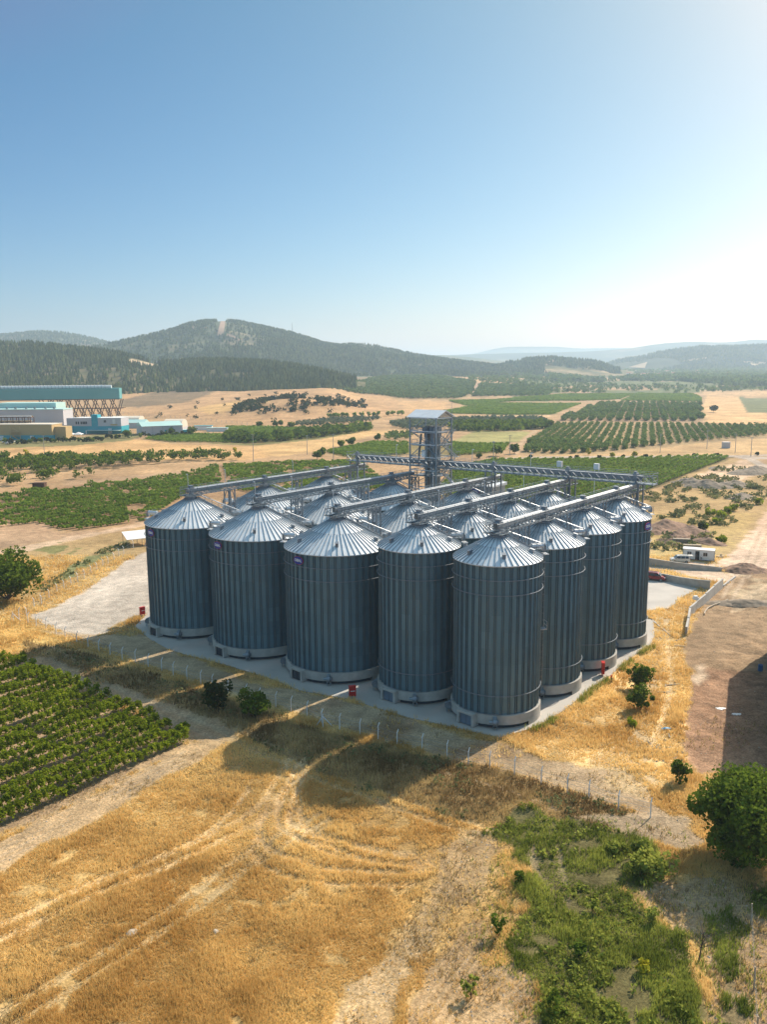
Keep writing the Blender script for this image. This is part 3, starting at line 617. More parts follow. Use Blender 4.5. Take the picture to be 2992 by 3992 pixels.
    # aeration fans
    for d in (-98,-176):
        a=R_(d); c=np.array([math.cos(a),math.sin(a),0]); t=np.array([-c[1],c[0],0]); o=np.array(on_ring(R+.42,a,1.05)); mb=MB()
        mb.tube(o+c*.35-t*.22,o+c*.35+t*.28,.52,n=20); mb.tube(o+c*.35+t*.28,o+c*.35+t*.5,.3,.36,n=14)
        fa=mb.build('aeration_fan','galv_dark',root,True)
        mb=MB(); mb.tube(o+c*.35-t*.25,o+c*.35-t*.75,.2,n=12); 
        mb.build('fan_motor','galv',fa); mb=MB()
        mb.bar(o+c*.35+[0,0,.35],o-c*.5+[0,0,.65],.5,.4); mb.build('fan_duct','galv',fa)
        for s in (-.2,.3): mb=MB(); mb.bar(o+c*.6+t*s+[0,0,-.4],o+c*.6+t*s+[0,0,-.95],.07); mb.bar(o+c*.1+t*s+[0,0,-.4],o+c*.1+t*s+[0,0,-.95],.07); mb.bar(o+c*.1+t*s+[0,0,-.42],o+c*.6+t*s+[0,0,-.42],.07); mb.build('fan_stand','galv',fa)
    mb=MB(); 
    for z in (ZB+.12,): 
        for i in range(10):
            a0,a1=R_(-150+i*6),R_(-144+i*6); mb.bar(on_ring(R+.3,a0,z),on_ring(R+.3,a1,z),.07)
    mb.build('cable_tray','galv_dark',root)
    return root
def silo_ladder(root,R,a,ztop):
    mb=MB(); c=np.array([math.cos(a),math.sin(a),0]); t=np.array([-c[1],c[0],0]); o=c*(R+.35)
    for s in (-.25,.25): mb.bar(o+t*s+[0,0,.3],o+t*s+[0,0,ztop],.06)
    for z in np.arange(.5,ztop,.3): mb.bar(o-t*.25+[0,0,z],o+t*.25+[0,0,z],.035)
    for z in np.arange(2.6,ztop,.9):
        p=[o+t*(.38*math.cos(q))+c*(.08+.65*math.sin(q))+[0,0,z] for q in np.linspace(0,PI,7)]
        for x,y in zip(p[:-1],p[1:]): mb.bar(x,y,.045)
    for q in np.linspace(0.2,PI-.2,5):
        b_=o+t*(.38*math.cos(q))+c*(.08+.65*math.sin(q)); mb.bar(b_+[0,0,2.6],b_+[0,0,ztop],.035)
    l=mb.build('caged_ladder','galv',root)
    mb=MB(); f0=o+t*.0+[0,0,11.2]
    mb.add([f0-t*.6+c*-.1,f0+t*.6-c*.1,f0+t*.6+c*1.0,f0-t*.6+c*1.0]+[q+np.array([0,0,.08]) for q in (f0-t*.6+c*-.1,f0+t*.6-c*.1,f0+t*.6+c*1.0,f0-t*.6+c*1.0)],[(0,3,2,1),(4,5,6,7),(0,1,5,4),(1,2,6,5),(2,3,7,6),(3,0,4,7)])
    for s,e in ((-.6,1),(.6,1),(.6,0),(-.6,0)): mb.bar(f0+t*s+c*e,f0+t*s+c*e+[0,0,1.1],.05)
    for zz in (.55,1.1): mb.bar(f0-t*.6+c+[0,0,zz],f0+t*.6+c+[0,0,zz],.05)
    mb.build('rest_platform','steel_light',l)
sg=sign_mesh(0)
def put_sign(root,R,deg,z):
    s=copy_tree(sg,root); s.location=((R+.3)*math.cos(R_(deg)),(R+.3)*math.sin(R_(deg)),z); s.rotation_euler[2]=R_(deg)
ORD={0:'nearest',1:'second',2:'third',3:'farthest'}
ROWN={1:'leftmost conveyor',2:'second conveyor from the left',3:'middle conveyor',4:'second conveyor from the right',5:'rightmost conveyor'}
SIL={}; protoB=make_silo(True,0); protoS=make_silo(False,0); used=set()
for c in range(1,6):
    for r in range(4 if c>=4 else 3):
        big=c<=3; pr=protoB if big else protoS
        if pr.name in used: o=copy_tree(pr)
        else: o=pr; used.add(pr.name)
        SI=(c,r); x,y=silo_xy(c,r); o.location=(x,y,0.1)
        fin=None
        if (c,r)==(1,0): lab='wide grey silo with blue oval sign, leftmost in front by the gravel yard'
        elif (c,r)==(2,0): lab='wide grey silo with blue oval sign, second from the left in the front rank'
        elif (c,r)==(3,0): lab='wide grey silo with the largest blue oval sign, middle of the front rank'
        elif (c,r)==(4,0): lab='slim grey silo without a sign between the wide signed silo and the corner silo'
        elif (c,r)==(5,0): lab='slim grey corner silo nearest the camera at the tip of the concrete apron'
        elif (c,r)==(5,1): lab='slim silo behind the nearest corner silo, a caged ladder between them'
        elif (c,r)==(5,2): lab='slim silo on the right side beside the red cabinet, second from the far right corner'
        elif (c,r)==(5,3): lab='slim silo at the far right corner with a blue oval sign near the red minivan'
        else: lab='%s half-hidden silo, %s back under the %s'%('wide' if big else 'slim',{1:'second',2:'third',3:'fourth'}[r],ROWN[c])
        tag(o,lab,'silo','grain silos of the storage plant')
        SIL[(c,r)]=o
for (c,r),o in SIL.items():
    if True:
        if r==0 and c<=3: put_sign(o,8.09,{1:-134,2:-134,3:-131}[c],ZB+17.94-1.15)
        if (c,r)==(5,3): put_sign(o,5.709,-45,ZB+20-1.15)
        if (c,r)==(5,0): silo_ladder(o,5.709,R_(12),ZB+20)
for o in [sg]+list(sg.children): bpy.data.objects.remove(o)
# ================================================================== CONVEYORS, BRIDGE, ELEVATOR TOWER
def truss_side(mb,x0,x1,y,z0,z1,p=1.1,w=.07):
    n=max(1,int(round((x1-x0)/p))); X_=np.linspace(x0,x1,n+1); mb.bar((x0,y,z0),(x1,y,z0),w*1.5); mb.bar((x0,y,z1),(x1,y,z1),w*1.5)
    for i,x in enumerate(X_):
        mb.bar((x,y,z0),(x,y,z1),w*.8)
        if i<n: mb.bar((x,y,z0),(X_[i+1],y,z1),w*.6); mb.bar((x,y,z1),(X_[i+1],y,z0),w*.6)
def railing(mb,x0,x1,y,z,h=1.05,p=1.4,w=.045):
    for x in np.linspace(x0,x1,max(2,int((x1-x0)/p))): mb.bar((x,y,z),(x,y,z+h),w)
    for k in (.5,1): mb.bar((x0,y,z+h*k),(x1,y,z+h*k),w)
def conveyor(c,o0,o1,z,necks,sup,label):
    x,y=gp(KC[c],0); root=empty('conveyor',(x,y,0),ANG); tag(root,label,'conveyor','conveyors over the silo rows')
    mb=MB(); mb.box(o0+.9,-.32,z+.42,o1,.32,z+1.02)
    for q in np.arange(o0+.9,o1,1.5): mb.box(q,-.37,z+.38,q+.06,.37,z+1.06)
    tr=mb.build('trough','galv',root)
    mb=MB(); L=o1-(o0+.9); v=[(o0+.7,-.55,z+1.12),(o1,-.55,z+1.12),(o1,0,z+1.3),(o0+.7,0,z+1.3),(o0+.7,.55,z+1.12),(o1,.55,z+1.12)]
    v+=[(a,b,cc-.04) for a,b,cc in v]; mb.add(v,[(0,1,2,3),(3,2,5,4),(9,8,7,6),(10,11,8,9),(0,6,7,1),(4,5,11,10),(0,3,9,6),(3,4,10,9),(1,7,8,2),(2,8,11,5)]); mb.build('weather_cover','cover_steel',root)
    for s in (-1,1):
        mb=MB(); truss_side(mb,o0,o1,s*.95,z,z+.95); mb.build('truss_side','galv_dark',root)
    mb=MB(); mb.box(o0,.36,z+.02,o1,.9,z+.07); mb.box(o0,-.9,z+.02,o1,-.36,z+.07)
    for q in np.arange(o0,o1,2.2): mb.bar((q,-.95,z-.06),(q,.95,z-.06),.1)
    mb.build('walkway','galv',root)
    mb=MB(); railing(mb,o0,o1,1.0,z+.95,.55,2.2); railing(mb,o0,o1,-1.0,z+.95,.45,2.2); mb.bar((o0,-1,z+1.4),(o0,1,z+1.4),.05); mb.bar((o0,-1,z+.5),(o0,1,z+.5),.05)
    mb.build('handrail','galv',root)
    for k,q in enumerate(necks):
        mb=MB(); mb.box(q-.45,-.5,z+.35,q+.45,.5,z+1.35); mb.box(q-.3,-.34,z+1.35,q+.3,.34,z+1.62); mb.box(q-.38,-.42,z+1.62,q+.38,.42,z+1.7); mb.bar((q+.5,.2,z+1.0),(q+.9,.2,z+1.0),.3)
        hb=mb.build('drive_box','galv_dark',root)
        mb=MB(); mb.tube((q,0,z+.4),(q,0,z-.75),.42,.30,n=14); mb.box(q-1.5,-1.35,z-.16,q+1.5,1.35,z-.1); mb.bar((q-1.5,1.35,z-.1),(q+1.5,1.35,z-.1),.1); mb.bar((q-1.5,-1.35,z-.1),(q+1.5,-1.35,z-.1),.12); mb.build('discharge_spout','galv',root)
        mb=MB()
        for s in (-1.35,1.35): railing(mb,q-1.4,q+1.4,s,z-.1,1.05,.9)
        mb.build('spout_railing','galv_dark',root)
        # spout pipe down to the roof stair
        mb=MB(); 
        R=8.09 if c<=3 else 5.709; dv=8-math.degrees(ANG); aa=R_(dv+4); zt=(19.74 if c<=3 else 21.8)
        p0=np.array([q+1.3*math.cos(aa),1.3*math.sin(aa),z+.0]); p1=np.array([q+(R+.4)*math.cos(aa),(R+.4)*math.sin(aa),zt+1.5]); mb.tube(p0,p1,.075,n=8); mb.build('down_pipe','steel_light',root)
    for q in sup:
        mb=MB()
        for s in (-1,1):
            for e in (-.55,.55): mb.bar((q+e,s*.85,.1),(q+e,s*.85,z),.2)
            for z0 in np.arange(3,z-2.5,3.2): mb.bar((q-.55,s*.85,z0),(q+.55,s*.85,z0+3),.08); mb.bar((q-.55,s*.85,z0),(q+.55,s*.85,z0),.08)
        for z0 in np.arange(3,z-2.5,3.2): mb.bar((q-.55,-.85,z0),(q-.55,.85,z0+3),.08)
        for e in (-.55,.55): mb.bar((q+e,-.85,z-1.8),(q+e,0,z),.1); mb.bar((q+e,.85,z-1.8),(q+e,0,z),.1)
        mb.build('support_trestle','galv_dark',root)
    # little lamp masts
    for q in [necks[0]+.3]+[n+SB*.5 if c<=3 else n+SS*.5 for n in necks[:-1]]:
        mb=MB(); mb.tube((q,1.05,z+.9),(q,1.05,z+3.6),.045,n=6); mb.bar((q,1.05,z+3.6),(q-.3,1.05,z+3.62),.12); mb.build('lamp_mast','steel_light',root)
zb=24.45; zs=25.15
for c in range(1,6):
    n=4 if c>=4 else 3; st=SS if c>=4 else SB; of=0 if c>=4 else OFF
    necks=[of+st*i for i in range(n)]; sup=[of+st*(i+.5) for i in range(n-1)]+[necks[-1]+(st*.5 if c>=4 else 7.6)]
    o1=44.2 if c==2 else 49.5
    conveyor(c,of-1.6,o1,zb if c<=3 else zs,necks,sup,['','leftmost roofed conveyor truss running back over the wide silos','second conveyor from the left, ending at the elevator tower','middle conveyor truss over the wide silos in front of the tower','second conveyor from the right, over the slim silos','rightmost conveyor truss, over the slim silos toward the cabin side'][c])
# cross bridge
BO=47.0; k0=-3.6; k1=66.0; zB=26.5
x,y=gp(0,BO); br=empty('conveyor_bridge',(x,y,0),ANG+PI/2); tag(br,'long lattice conveyor bridge crossing behind all silos and through the elevator tower','conveyor bridge')
mb=MB(); mb.box(-1.2,-.5,zB+.35,k1-1.5,.0,zB+1.15)
for q in np.arange(-1.2,k1-1.5,1.6): mb.box(q,-.55,zB+.3,q+.07,.05,zB+1.2)
mb.build('trough','galv_dark',br)
mb=MB(); mb.box(-1.3,-.72,zB+1.24,k1-1.4,.22,zB+1.3); mb.build('weather_cover','cover_steel',br)
for s in (-1.15,1.15):
    mb=MB(); truss_side(mb,k0,k1,s,zB,zB+1.35,1.5,.1); mb.build('truss_side','galv_dark',br)
mb=MB(); mb.box(k0,-1.1,zB-.02,k1,1.1,zB+.04); 
for q in np.arange(k0,k1,2.4): mb.bar((q,-1.15,zB-.1),(q,1.15,zB-.1),.12)
mb.build('walkway','galv',br)
mb=MB()
for s in (-1.2,1.2): railing(mb,k0,k1,s,zB+1.35,.65,2.4)
for zz in (.6,1.2,1.9): mb.bar((k0,-1.2,zB+zz),(k0,1.2,zB+zz),.06); mb.bar((k1,-1.2,zB+zz),(k1,1.2,zB+zz),.06)
mb.build('handrail','galv',br)
for c,q in KC.items():
    if c==2: continue
    zc=(zs if c>=4 else zb); mb=MB(); mb.box(q-.4,-.65,zB+.3,q+.4,.2,zB+1.7); mb.box(q-.2,-.45,zB+1.7,q+.3,.05,zB+2.0); hb=mb.build('drive_box','galv_dark',br)
    mb=MB(); mb.tube((q,-.2,zB+.3),(q,-1.0,zc+1.3),.22,n=10); mb.build('transfer_chute','steel_light',hb)
    mb=MB()
    for e in (-1.1,1.1):
        for s in (-1.15,1.15): mb.bar((q+e,s,.1),(q+e,s,zB),.24)
        for z0 in np.arange(2,zB-3,3.6): mb.bar((q+e,-1.15,z0),(q+e,1.15,z0+3.6),.09); mb.bar((q+e,-1.15,z0),(q+e,1.15,z0),.09)
    for s in (-1.15,1.15):
        for z0 in np.arange(2,zB-3,3.6): mb.bar((q-1.1,s,z0),(q+1.1,s,z0+3.6),.09); mb.bar((q-1.1,s,z0),(q+1.1,s,z0),.09)
    mb.build('support_trestle','galv_dark',br)
for q,m_ in ((7.2,'white'),(14.5,'steel_light')):
    mb=MB(); mb.box(q-.45,-.2,zB+1.9,q+.45,.5,zB+2.95); mb.bar((q-.4,0,zB+1.3),(q-.4,0,zB+1.9),.06); mb.bar((q+.4,0,zB+1.3),(q+.4,0,zB+1.9),.06); mb.build('control_box',m_,br)
for q in (20,33,52):
    mb=MB(); mb.tube((q,1.2,zB+1.3),(q,1.2,zB+4.2),.05,n=6); mb.bar((q,1.2,zB+4.2),(q-.4,1.2,zB+4.2),.14); mb.build('lamp_mast','steel_light',br)
# tower
TK,TO=44.2,47.4; x,y=gp(TK,TO); tw=empty('elevator_tower',(x,y,0),ANG+PI/2); tag(tw,'tall open steel elevator tower with pale gabled roof rising behind the silos','tower')
# local: +X along Q (to the left-back), +Y = -D?  (rotation ANG+90): X=Q, Y=-D
W,Dp=3.3,2.8; ZT=36.9
mb=MB()
for sx_ in (-W,W):
    for sy in (-Dp,Dp): mb.bar((sx_,sy,.1),(sx_,sy,ZT),.26)
mb.build('corner_column','galv',tw); lv=[1.5,5,8.5,12,15.5,19,22.5,25.9,28.6,31.2,33.9,36.6]
mb=MB()
for z0 in lv:
    for sy in (-Dp,Dp): mb.bar((-W,sy,z0),(W,sy,z0),.16)
    for sx_ in (-W,W): mb.bar((sx_,-Dp,z0),(sx_,Dp,z0),.16)
mb.build('floor_beams','steel_light',tw)
mb=MB()
for i,(a,b_) in enumerate(zip(lv[:-1],lv[1:])):
    s=1 if i%2 else -1
    for sy in (-Dp,Dp): mb.bar((-W*s,sy,a),(W*s,sy,b_),.11)
    for sx_ in (-W,W): mb.bar((sx_,-Dp*s,a),(sx_,Dp*s,b_),.13)
mb.build('cross_bracing','galv',tw)
for z0 in (33.5,30.9,24.6):
    mb=MB(); mb.box(-W+.2,-Dp+.2,z0,W-.2,Dp-.2,z0+.12); 
    for sy in (-Dp+.25,Dp-.25): railing(mb,-W+.3,W-.3,sy,z0+.1,1.1,1.2,.05)
    for sx_ in (-W+.25,W-.25):
        for yy in np.linspace(-Dp+.3,Dp-.3,4): mb.bar((sx_,yy,z0+.1),(sx_,yy,z0+1.2),.05)
        mb.bar((sx_,-Dp+.3,z0+1.2),(sx_,Dp-.3,z0+1.2),.05)
    mb.build('service_floor','galv_dark',tw)
for i,(px,py) in enumerate(((-1.0,.4),(.55,.4),(-1.0,-1.2),(.55,-1.2))):
    mb=MB(); mb.box(px-.32,py-.5,.1,px+.32,py-.1,32.5); mb.box(px-.32,py+.12,.1,px+.32,py+.52,32.5)
    for z0 in np.arange(2,32,2.4): mb.box(px-.38,py-.56,z0,px+.38,py-.04,z0+.08); mb.box(px-.38,py+.06,z0,px+.38,py+.58,z0+.08)
    el=mb.build('elevator_leg','galv',tw)
    mb=MB(); mb.box(px-.42,py-.62,32.5,px+.42,py+.64,33.9); mb.tube((px-.45,py,34.1),(px+.45,py,34.1),.72,n=18); mb.box(px+.45,py-.3,33.7,px+1.15,py+.3,34.5); mb.build('elevator_head','galv_dark',el)
mb=MB()
for a,b_,r in (((1.6,1.2,33.2),(2.6,.6,28.6),.24),((-.2,1.2,30.6),(-2.4,.6,27.9),.24),((1.9,1.4,30.4),(2.9,.2,27.9),.22),((-2.2,.2,30.0),(-1.2,0,26.),.2)): mb.tube(a,b_,r,n=10)
mb.build('chute_pipes','galv',tw)
mb=MB(); mb.box(-.3,Dp-.6,28.7,.5,Dp-.2,30.1); mb.build('control_box','white',tw)
# gabled roof, ridge along X
mb=MB(); e=.55; zr=38.2; v=[]
for dz in (0,-.12): v+=[(-W-e,Dp+e,ZT-.1+dz),(W+e,Dp+e,ZT-.1+dz),(W+e,0,zr+dz),(-W-e,0,zr+dz),(-W-e,-Dp-e,ZT-.1+dz),(W+e,-Dp-e,ZT-.1+dz)]
mb.add(v,[(0,1,2,3),(3,2,5,4),(9,8,7,6),(10,11,8,9),(0,6,7,1),(4,5,11,10),(0,3,9,6),(3,4,10,9),(1,7,8,2),(2,8,11,5)])
rf=mb.build('gable_roof','galv_roof',tw)
mb=MB()
for sx_ in (-W,0,W): mb.bar((sx_,-Dp,ZT-.25),(sx_,0,zr-.25),.12); mb.bar((sx_,Dp,ZT-.25),(sx_,0,zr-.25),.12); mb.bar((sx_,-Dp,ZT-.3),(sx_,Dp,ZT-.3),.12)
mb.build('rafters','galv_dark',rf)
mb=MB(); mb.tube((-W,-Dp,ZT),(-W,-Dp,ZT+3.2),.03,n=5); mb.build('lightning_rod','galv',tw)
# zigzag stair on the right-hand face (local -X side)
mb=MB(); flights=[(34.2,31.3),(31.3,28.4),(28.4,25.5),(25.5,22.4),(22.4,19.3),(19.3,16.2),(16.2,13.1),(13.1,10),(10,6.9),(6.9,3.8),(3.8,.6)]
for i,(za,zz) in enumerate(flights):
    ya,yb=(-Dp-.2,Dp-1.4) if i%2==0 else (Dp-1.4,-Dp-.2)
    if i%2==0: ya,yb=-Dp+.2,Dp-1.6
    else: ya,yb=Dp-1.6,-Dp-.6
    for xo in (-W-.25,-W-1.05):
        mb.bar((xo,ya,za),(xo,yb,zz),.08,.2); mb.bar((xo,ya,za+1.0),(xo,yb,zz+1.0),.05)
        for f in np.linspace(0,1,5): mb.bar((xo,ya+(yb-ya)*f,za+(zz-za)*f),(xo,ya+(yb-ya)*f,za+(zz-za)*f+1),.04)
    for f in np.linspace(.04,.96,14): mb.box(-W-1.05,ya+(yb-ya)*f-.12,za+(zz-za)*f,-W-.25,ya+(yb-ya)*f+.12,za+(zz-za)*f+.04)
    s=1 if yb>0 else -1; mb.box(-W-1.1,yb-(0 if s>0 else 1.0),zz-.06,-W-.1,yb+(1.0 if s>0 else 0),zz)
    ye=yb+s*1.0
    for xo in (-W-1.1,-W-.15): mb.bar((xo,ye,zz),(xo,ye,zz+1.05),.05)
    mb.bar((-W-1.1,ye,zz+1.05),(-W-.15,ye,zz+1.05),.05); mb.bar((-W-1.1,yb,zz+1.05),(-W-1.1,ye,zz+1.05),.05)
mb.build('zigzag_stair','galv',tw)
mb=MB(); mb.tube((-W-.4,-1,24.2),(-W-4.6,-4.0,18.0),.26,n=12); mb.build('slant_pipe','steel_light',tw)
# intake building and round day bin behind the silos
p=at_depth(1046,1059,170); mb=MB(); bx_,by_=p[0],p[1]
ib=empty('intake_building',(bx_,by_,0),ANG+PI/2); tag(ib,'small grey sheet-metal intake building with blue oval sign behind the silos','building')
mb=MB(); mb.box(-3.5,-2.6,0,3.5,2.6,22.9)
for q in np.arange(-3.4,3.5,.5): mb.box(q,2.6,0,q+.08,2.66,22.9)
mb.build('wall','galv',ib); mb=MB(); mb.add([(-3.8,-2.9,22.9),(3.8,-2.9,22.9),(3.8,2.9,22.9),(-3.8,2.9,22.9),(-3.8,-2.9,23.5),(3.8,-2.9,23.5),(3.8,2.9,23.1),(-3.8,2.9,23.1)],[(0,3,2,1),(4,5,6,7),(0,1,5,4),(1,2,6,5),(2,3,7,6),(3,0,4,7)]); mb.build('roof','galv_roof',ib)
sg=sign_mesh(0); sg.parent=ib; sg.location=(.5,2.7,21.8); sg.rotation_euler[2]=PI/2; sg.scale=(1,1.1,1.1)
# ================================================================== HILLS (closed heightfield bodies standing on the plain)
def hm_mat(name,c1,c2,c3,sc):
    m,nt,b=newmat(name); b.inputs['Roughness'].default_value=.95; b.inputs['Specular IOR Level'].default_value=.05
    geo=N(nt,'ShaderNodeNewGeometry'); no=N(nt,'ShaderNodeTexNoise'); no.inputs['Scale'].default_value=sc; no.inputs['Detail'].default_value=8; no.inputs['Roughness'].default_value=.6
    nt.links.new(geo.outputs['Position'],no.inputs['Vector']); rp=N(nt,'ShaderNodeValToRGB'); e=rp.color_ramp.elements
    e[0].position=.40; e[0].color=(*c1,1); e[1].position=.66; e[1].color=(*c3,1); q=e.new(.54); q.color=(*c2,1)
    nt.links.new(no.outputs['Fac'],rp.inputs[0]); nt.links.new(rp.outputs[0],b.inputs['Base Color']); return m
HM={'near':hm_mat('forest_floor',(.10,.105,.05),(.20,.16,.08),(.38,.28,.16),.012),
    'mtn':hm_mat('mountain_scrub',(.075,.095,.05),(.13,.14,.07),(.30,.23,.14),.006),
    'far':hm_mat('far_slopes',(.06,.075,.05),(.09,.10,.06),(.30,.22,.13),.0022)}
HB=[]
def hill(name,ridge,dep,base,mt,back=1.0,nx=220,ny=60,gully=.12,label=None):
    """ridge: (u,v) skyline survey; dep: ridge depth(s) by u; base: depth where the foot meets the plain"""
    us=np.linspace(ridge[0][0],ridge[-1][0],nx); vs_=np.interp(us,[r[0] for r in ridge],[r[1] for r in ridge])
    k=np.ones(5)/5; vs_=np.convolve(np.pad(vs_,2,'edge'),k,'valid')
    dp=np.interp(us,[d[0] for d in dep],[d[1] for d in dep]); bs=np.interp(us,[d[0] for d in base],[d[1] for d in base])
    V=np.zeros((ny,nx,3)); t=np.linspace(0,2,ny)
    for i,u in enumerate(us):
        p=at_depth(u,vs_[i],dp[i]); zr=p[2]; x0=p[0]/dp[i]
        y=np.where(t<=1,bs[i]+(dp[i]-bs[i])*t,dp[i]+(dp[i]-bs[i])*back*(t-1)); x=x0*y
        zb=hgt(x,y)-4; s=np.where(t<=1,t,2-t); s=s*s*(3-2*s)*.6+s*.4
        V[:,i,0]=x; V[:,i,1]=y; V[:,i,2]=zb+(np.maximum(zr-zb,0))*s
    L=(dp-bs).mean(); amp=(V[...,2].max()-V[...,2].min())*gully; w=np.minimum(1,np.abs(t-1)*2.5)*np.minimum(1,np.minimum(t,2-t)*4)
    rid=1-np.abs(2*fbm(V[...,0],V[...,1],L*.35,4)-1); V[...,2]+=(rid-.75)*amp*3*w[:,None]
    me=bpy.data.meshes.new(name); idx=np.arange(nx*ny).reshape(ny,nx)
    f=np.stack([idx[:-1,:-1],idx[:-1,1:],idx[1:,1:],idx[1:,:-1]],-1).reshape(-1,4).tolist()
    me.from_pydata(V.reshape(-1,3).tolist(),[],f); me.materials.append(HM[mt]); me.polygons.foreach_set('use_smooth',[True]*len(f)); me.update()
    o=bpy.data.objects.new(name,me); col.objects.link(o); tag(o,label,None,None,'structure'); HB.append((V,us,t)); return V
vA=hill('wooded_hill',[(-500,752),(-150,744),(0,744),(60,745),(120,752),(200,761),(260,769),(300,776),(330,786),(380,788),(420,785),(480,784),(560,788),(620,794),(690,806),(740,818),(790,826)],[(-500,1800),(0,1750),(690,1500),(790,1480)],[(-500,1180),(200,1230),(690,1230),(790,1300)],'near',ny=70,gully=.05)
vB=hill('mountain',[(60,775),(150,760),(240,744),(330,724),(380,712),(400,703),(440,696),(480,694),(520,697),(570,708),(640,724),(700,744),(730,748),(770,745),(810,748),(860,760),(900,769),(960,778),(1050,790),(1130,800)],[(60,2700),(1100,3000)],[(60,1950),(600,1950),(1100,2300)],'mtn',nx=300,ny=100,gully=.09)
vC=hill('far_hill',[(-500,740),(-150,728),(0,725),(60,719),(100,717),(150,721),(200,732),(240,742),(320,758)],[(-500,4300),(320,4300)],[(-500,3300),(320,3300)],'mtn',nx=120,gully=.1)
vD=hill('low_hill',[(930,806),(990,800),(1060,793),(1100,784),(1150,777),(1188,774),(1215,776),(1241,779),(1284,782),(1307,788),(1324,796),(1370,803)],[(930,3000),(1370,3000)],[(930,2450),(1370,2450)],'near',nx=160,gully=.08)
vE=hill('long_hill',[(1290,800),(1314,786),(1340,778),(1390,771.5),(1423,761.5),(1456,756.5),(1506,750.5),(1556,750),(1606,748.4),(1658,746.8),(1800,742),(2100,735)],[(1290,4600),(2100,4300)],[(1290,3700),(2100,3500)],'far',nx=200,gully=.16)
vF=hill('hazy_ridge',[(860,772),(1000,766),(1108,763),(1191,761.7),(1274,759),(1360,753),(1397,746.7),(1440,741),(1500,737.8),(1556,740),(1589,738.5),(1632,732.8),(1658,734.6),(1900,730),(2200,735)],[(860,8000),(2200,8000)],[(860,6500),(2200,6500)],'far',nx=200,gully=.05)
vG=hill('distant_ridge',[(1020,765),(1060,756),(1080,751),(1110,749),(1200,749),(1250,753),(1350,752),(1420,752),(1500,760)],[(1020,12500),(1500,12500)],[(1020,10500),(1500,10500)],'far',nx=80,gully=.03)
vH=hill('hazy_rise',[(840,775),(888,768),(960,767),(1010,771),(1060,777),(1120,785)],[(840,5600),(1120,5600)],[(840,4600),(1120,4600)],'mtn',nx=60,gully=.05)
# pale fire-break and bare tracks on the mountain: thin draped sheets
def hill_z(V,us,t,u,s):
    """point on a hill body at survey azimuth u and profile position s (0 foot .. 1 ridge)"""
    i=np.clip(np.interp(u,us,np.arange(len(us))),0,len(us)-1.001); j=np.clip(np.interp(s,t,np.arange(len(t))),0,len(t)-1.001)
    a,b=int(i),int(j); fa,fb=i-a,j-b
    return (V[b,a]*(1-fa)+V[b,a+1]*fa)*(1-fb)+(V[b+1,a]*(1-fa)+V[b+1,a+1]*fa)*fb
def drape(name,hb,strip,m,lift=2.0):
    V,us,t=hb; mb=MB(); v=[]; 
    for (u0,u1,s) in strip: v+=[hill_z(V,us,t,u0,s)+[0,0,lift],hill_z(V,us,t,u1,s)+[0,0,lift]]
    mb.add(v,[(2*i,2*i+1,2*i+3,2*i+2) for i in range(len(strip)-1)]); return tag(mb.build(name,m),kind='structure')
M['bare']=mat('bare_earth',(.40,.26,.17),.95,0,.15,.02); M['bare_pale']=mat('pale_earth',(.52,.38,.23),.95,0,.15,.02)
def uvs(hb,u,v):
    """profile position on a hill body for a survey point"""
    V,us,t=hb; best=(1e9,0)
    for s in np.linspace(.02,1,60):
        p=hill_z(V,us,t,u,s); d=Vector((p[0],p[1],p[2]-CAMZ)); fw=d.y*math.cos(PITCH)+d.z*math.sin(PITCH); up=-d.y*math.sin(PITCH)+d.z*math.cos(PITCH)
        vv_=1106-1795.2*(up/fw)+(u-829)*ROLL*-1
        if abs(vv_-v)<best[0]: best=(abs(vv_-v),s)
    return best[1]
def drape_uv(name,hb,rows,m,lift=2.0):
    return drape(name,hb,[(a,b,uvs(hb,(a+b)/2,v)) for a,b,v in rows],m,lift)
drape_uv('fire_break',HB[1],[(477,487,696),(474,486,705),(471,484,714),(469,482,722),(468,481,725)],'bare',3)
drape_uv('bare_track',HB[1],[(484,490,722),(488,498,727),(500,508,731),(515,521,736)],'bare',3)
drape_uv('bare_track',HB[1],[(405,412,703),(410,430,708),(425,450,712)],'bare',3)
drape_uv('bare_slope',HB[1],[(555,600,787),(560,640,792)],'bare_pale',4)
drape_uv('bare_slope',HB[3],[(1196,1202,779),(1186,1196,784),(1175,1188,790)],'bare',3)
drape_uv('bare_slope',HB[4],[(1500,1530,775),(1478,1528,779),(1480,1505,783)],'bare_pale',4)
drape_uv('bare_slope',HB[4],[(1600,1658,780),(1620,1658,786),(1640,1680,793)],'bare_pale',4)
drape_uv('bare_slope',HB[4],[(1360,1400,793),(1370,1395,797)],'bare_pale',4)
drape_uv('bare_slope',HB[0],[(285,340,785.5),(275,345,789),(280,330,792)],'bare_pale',2)
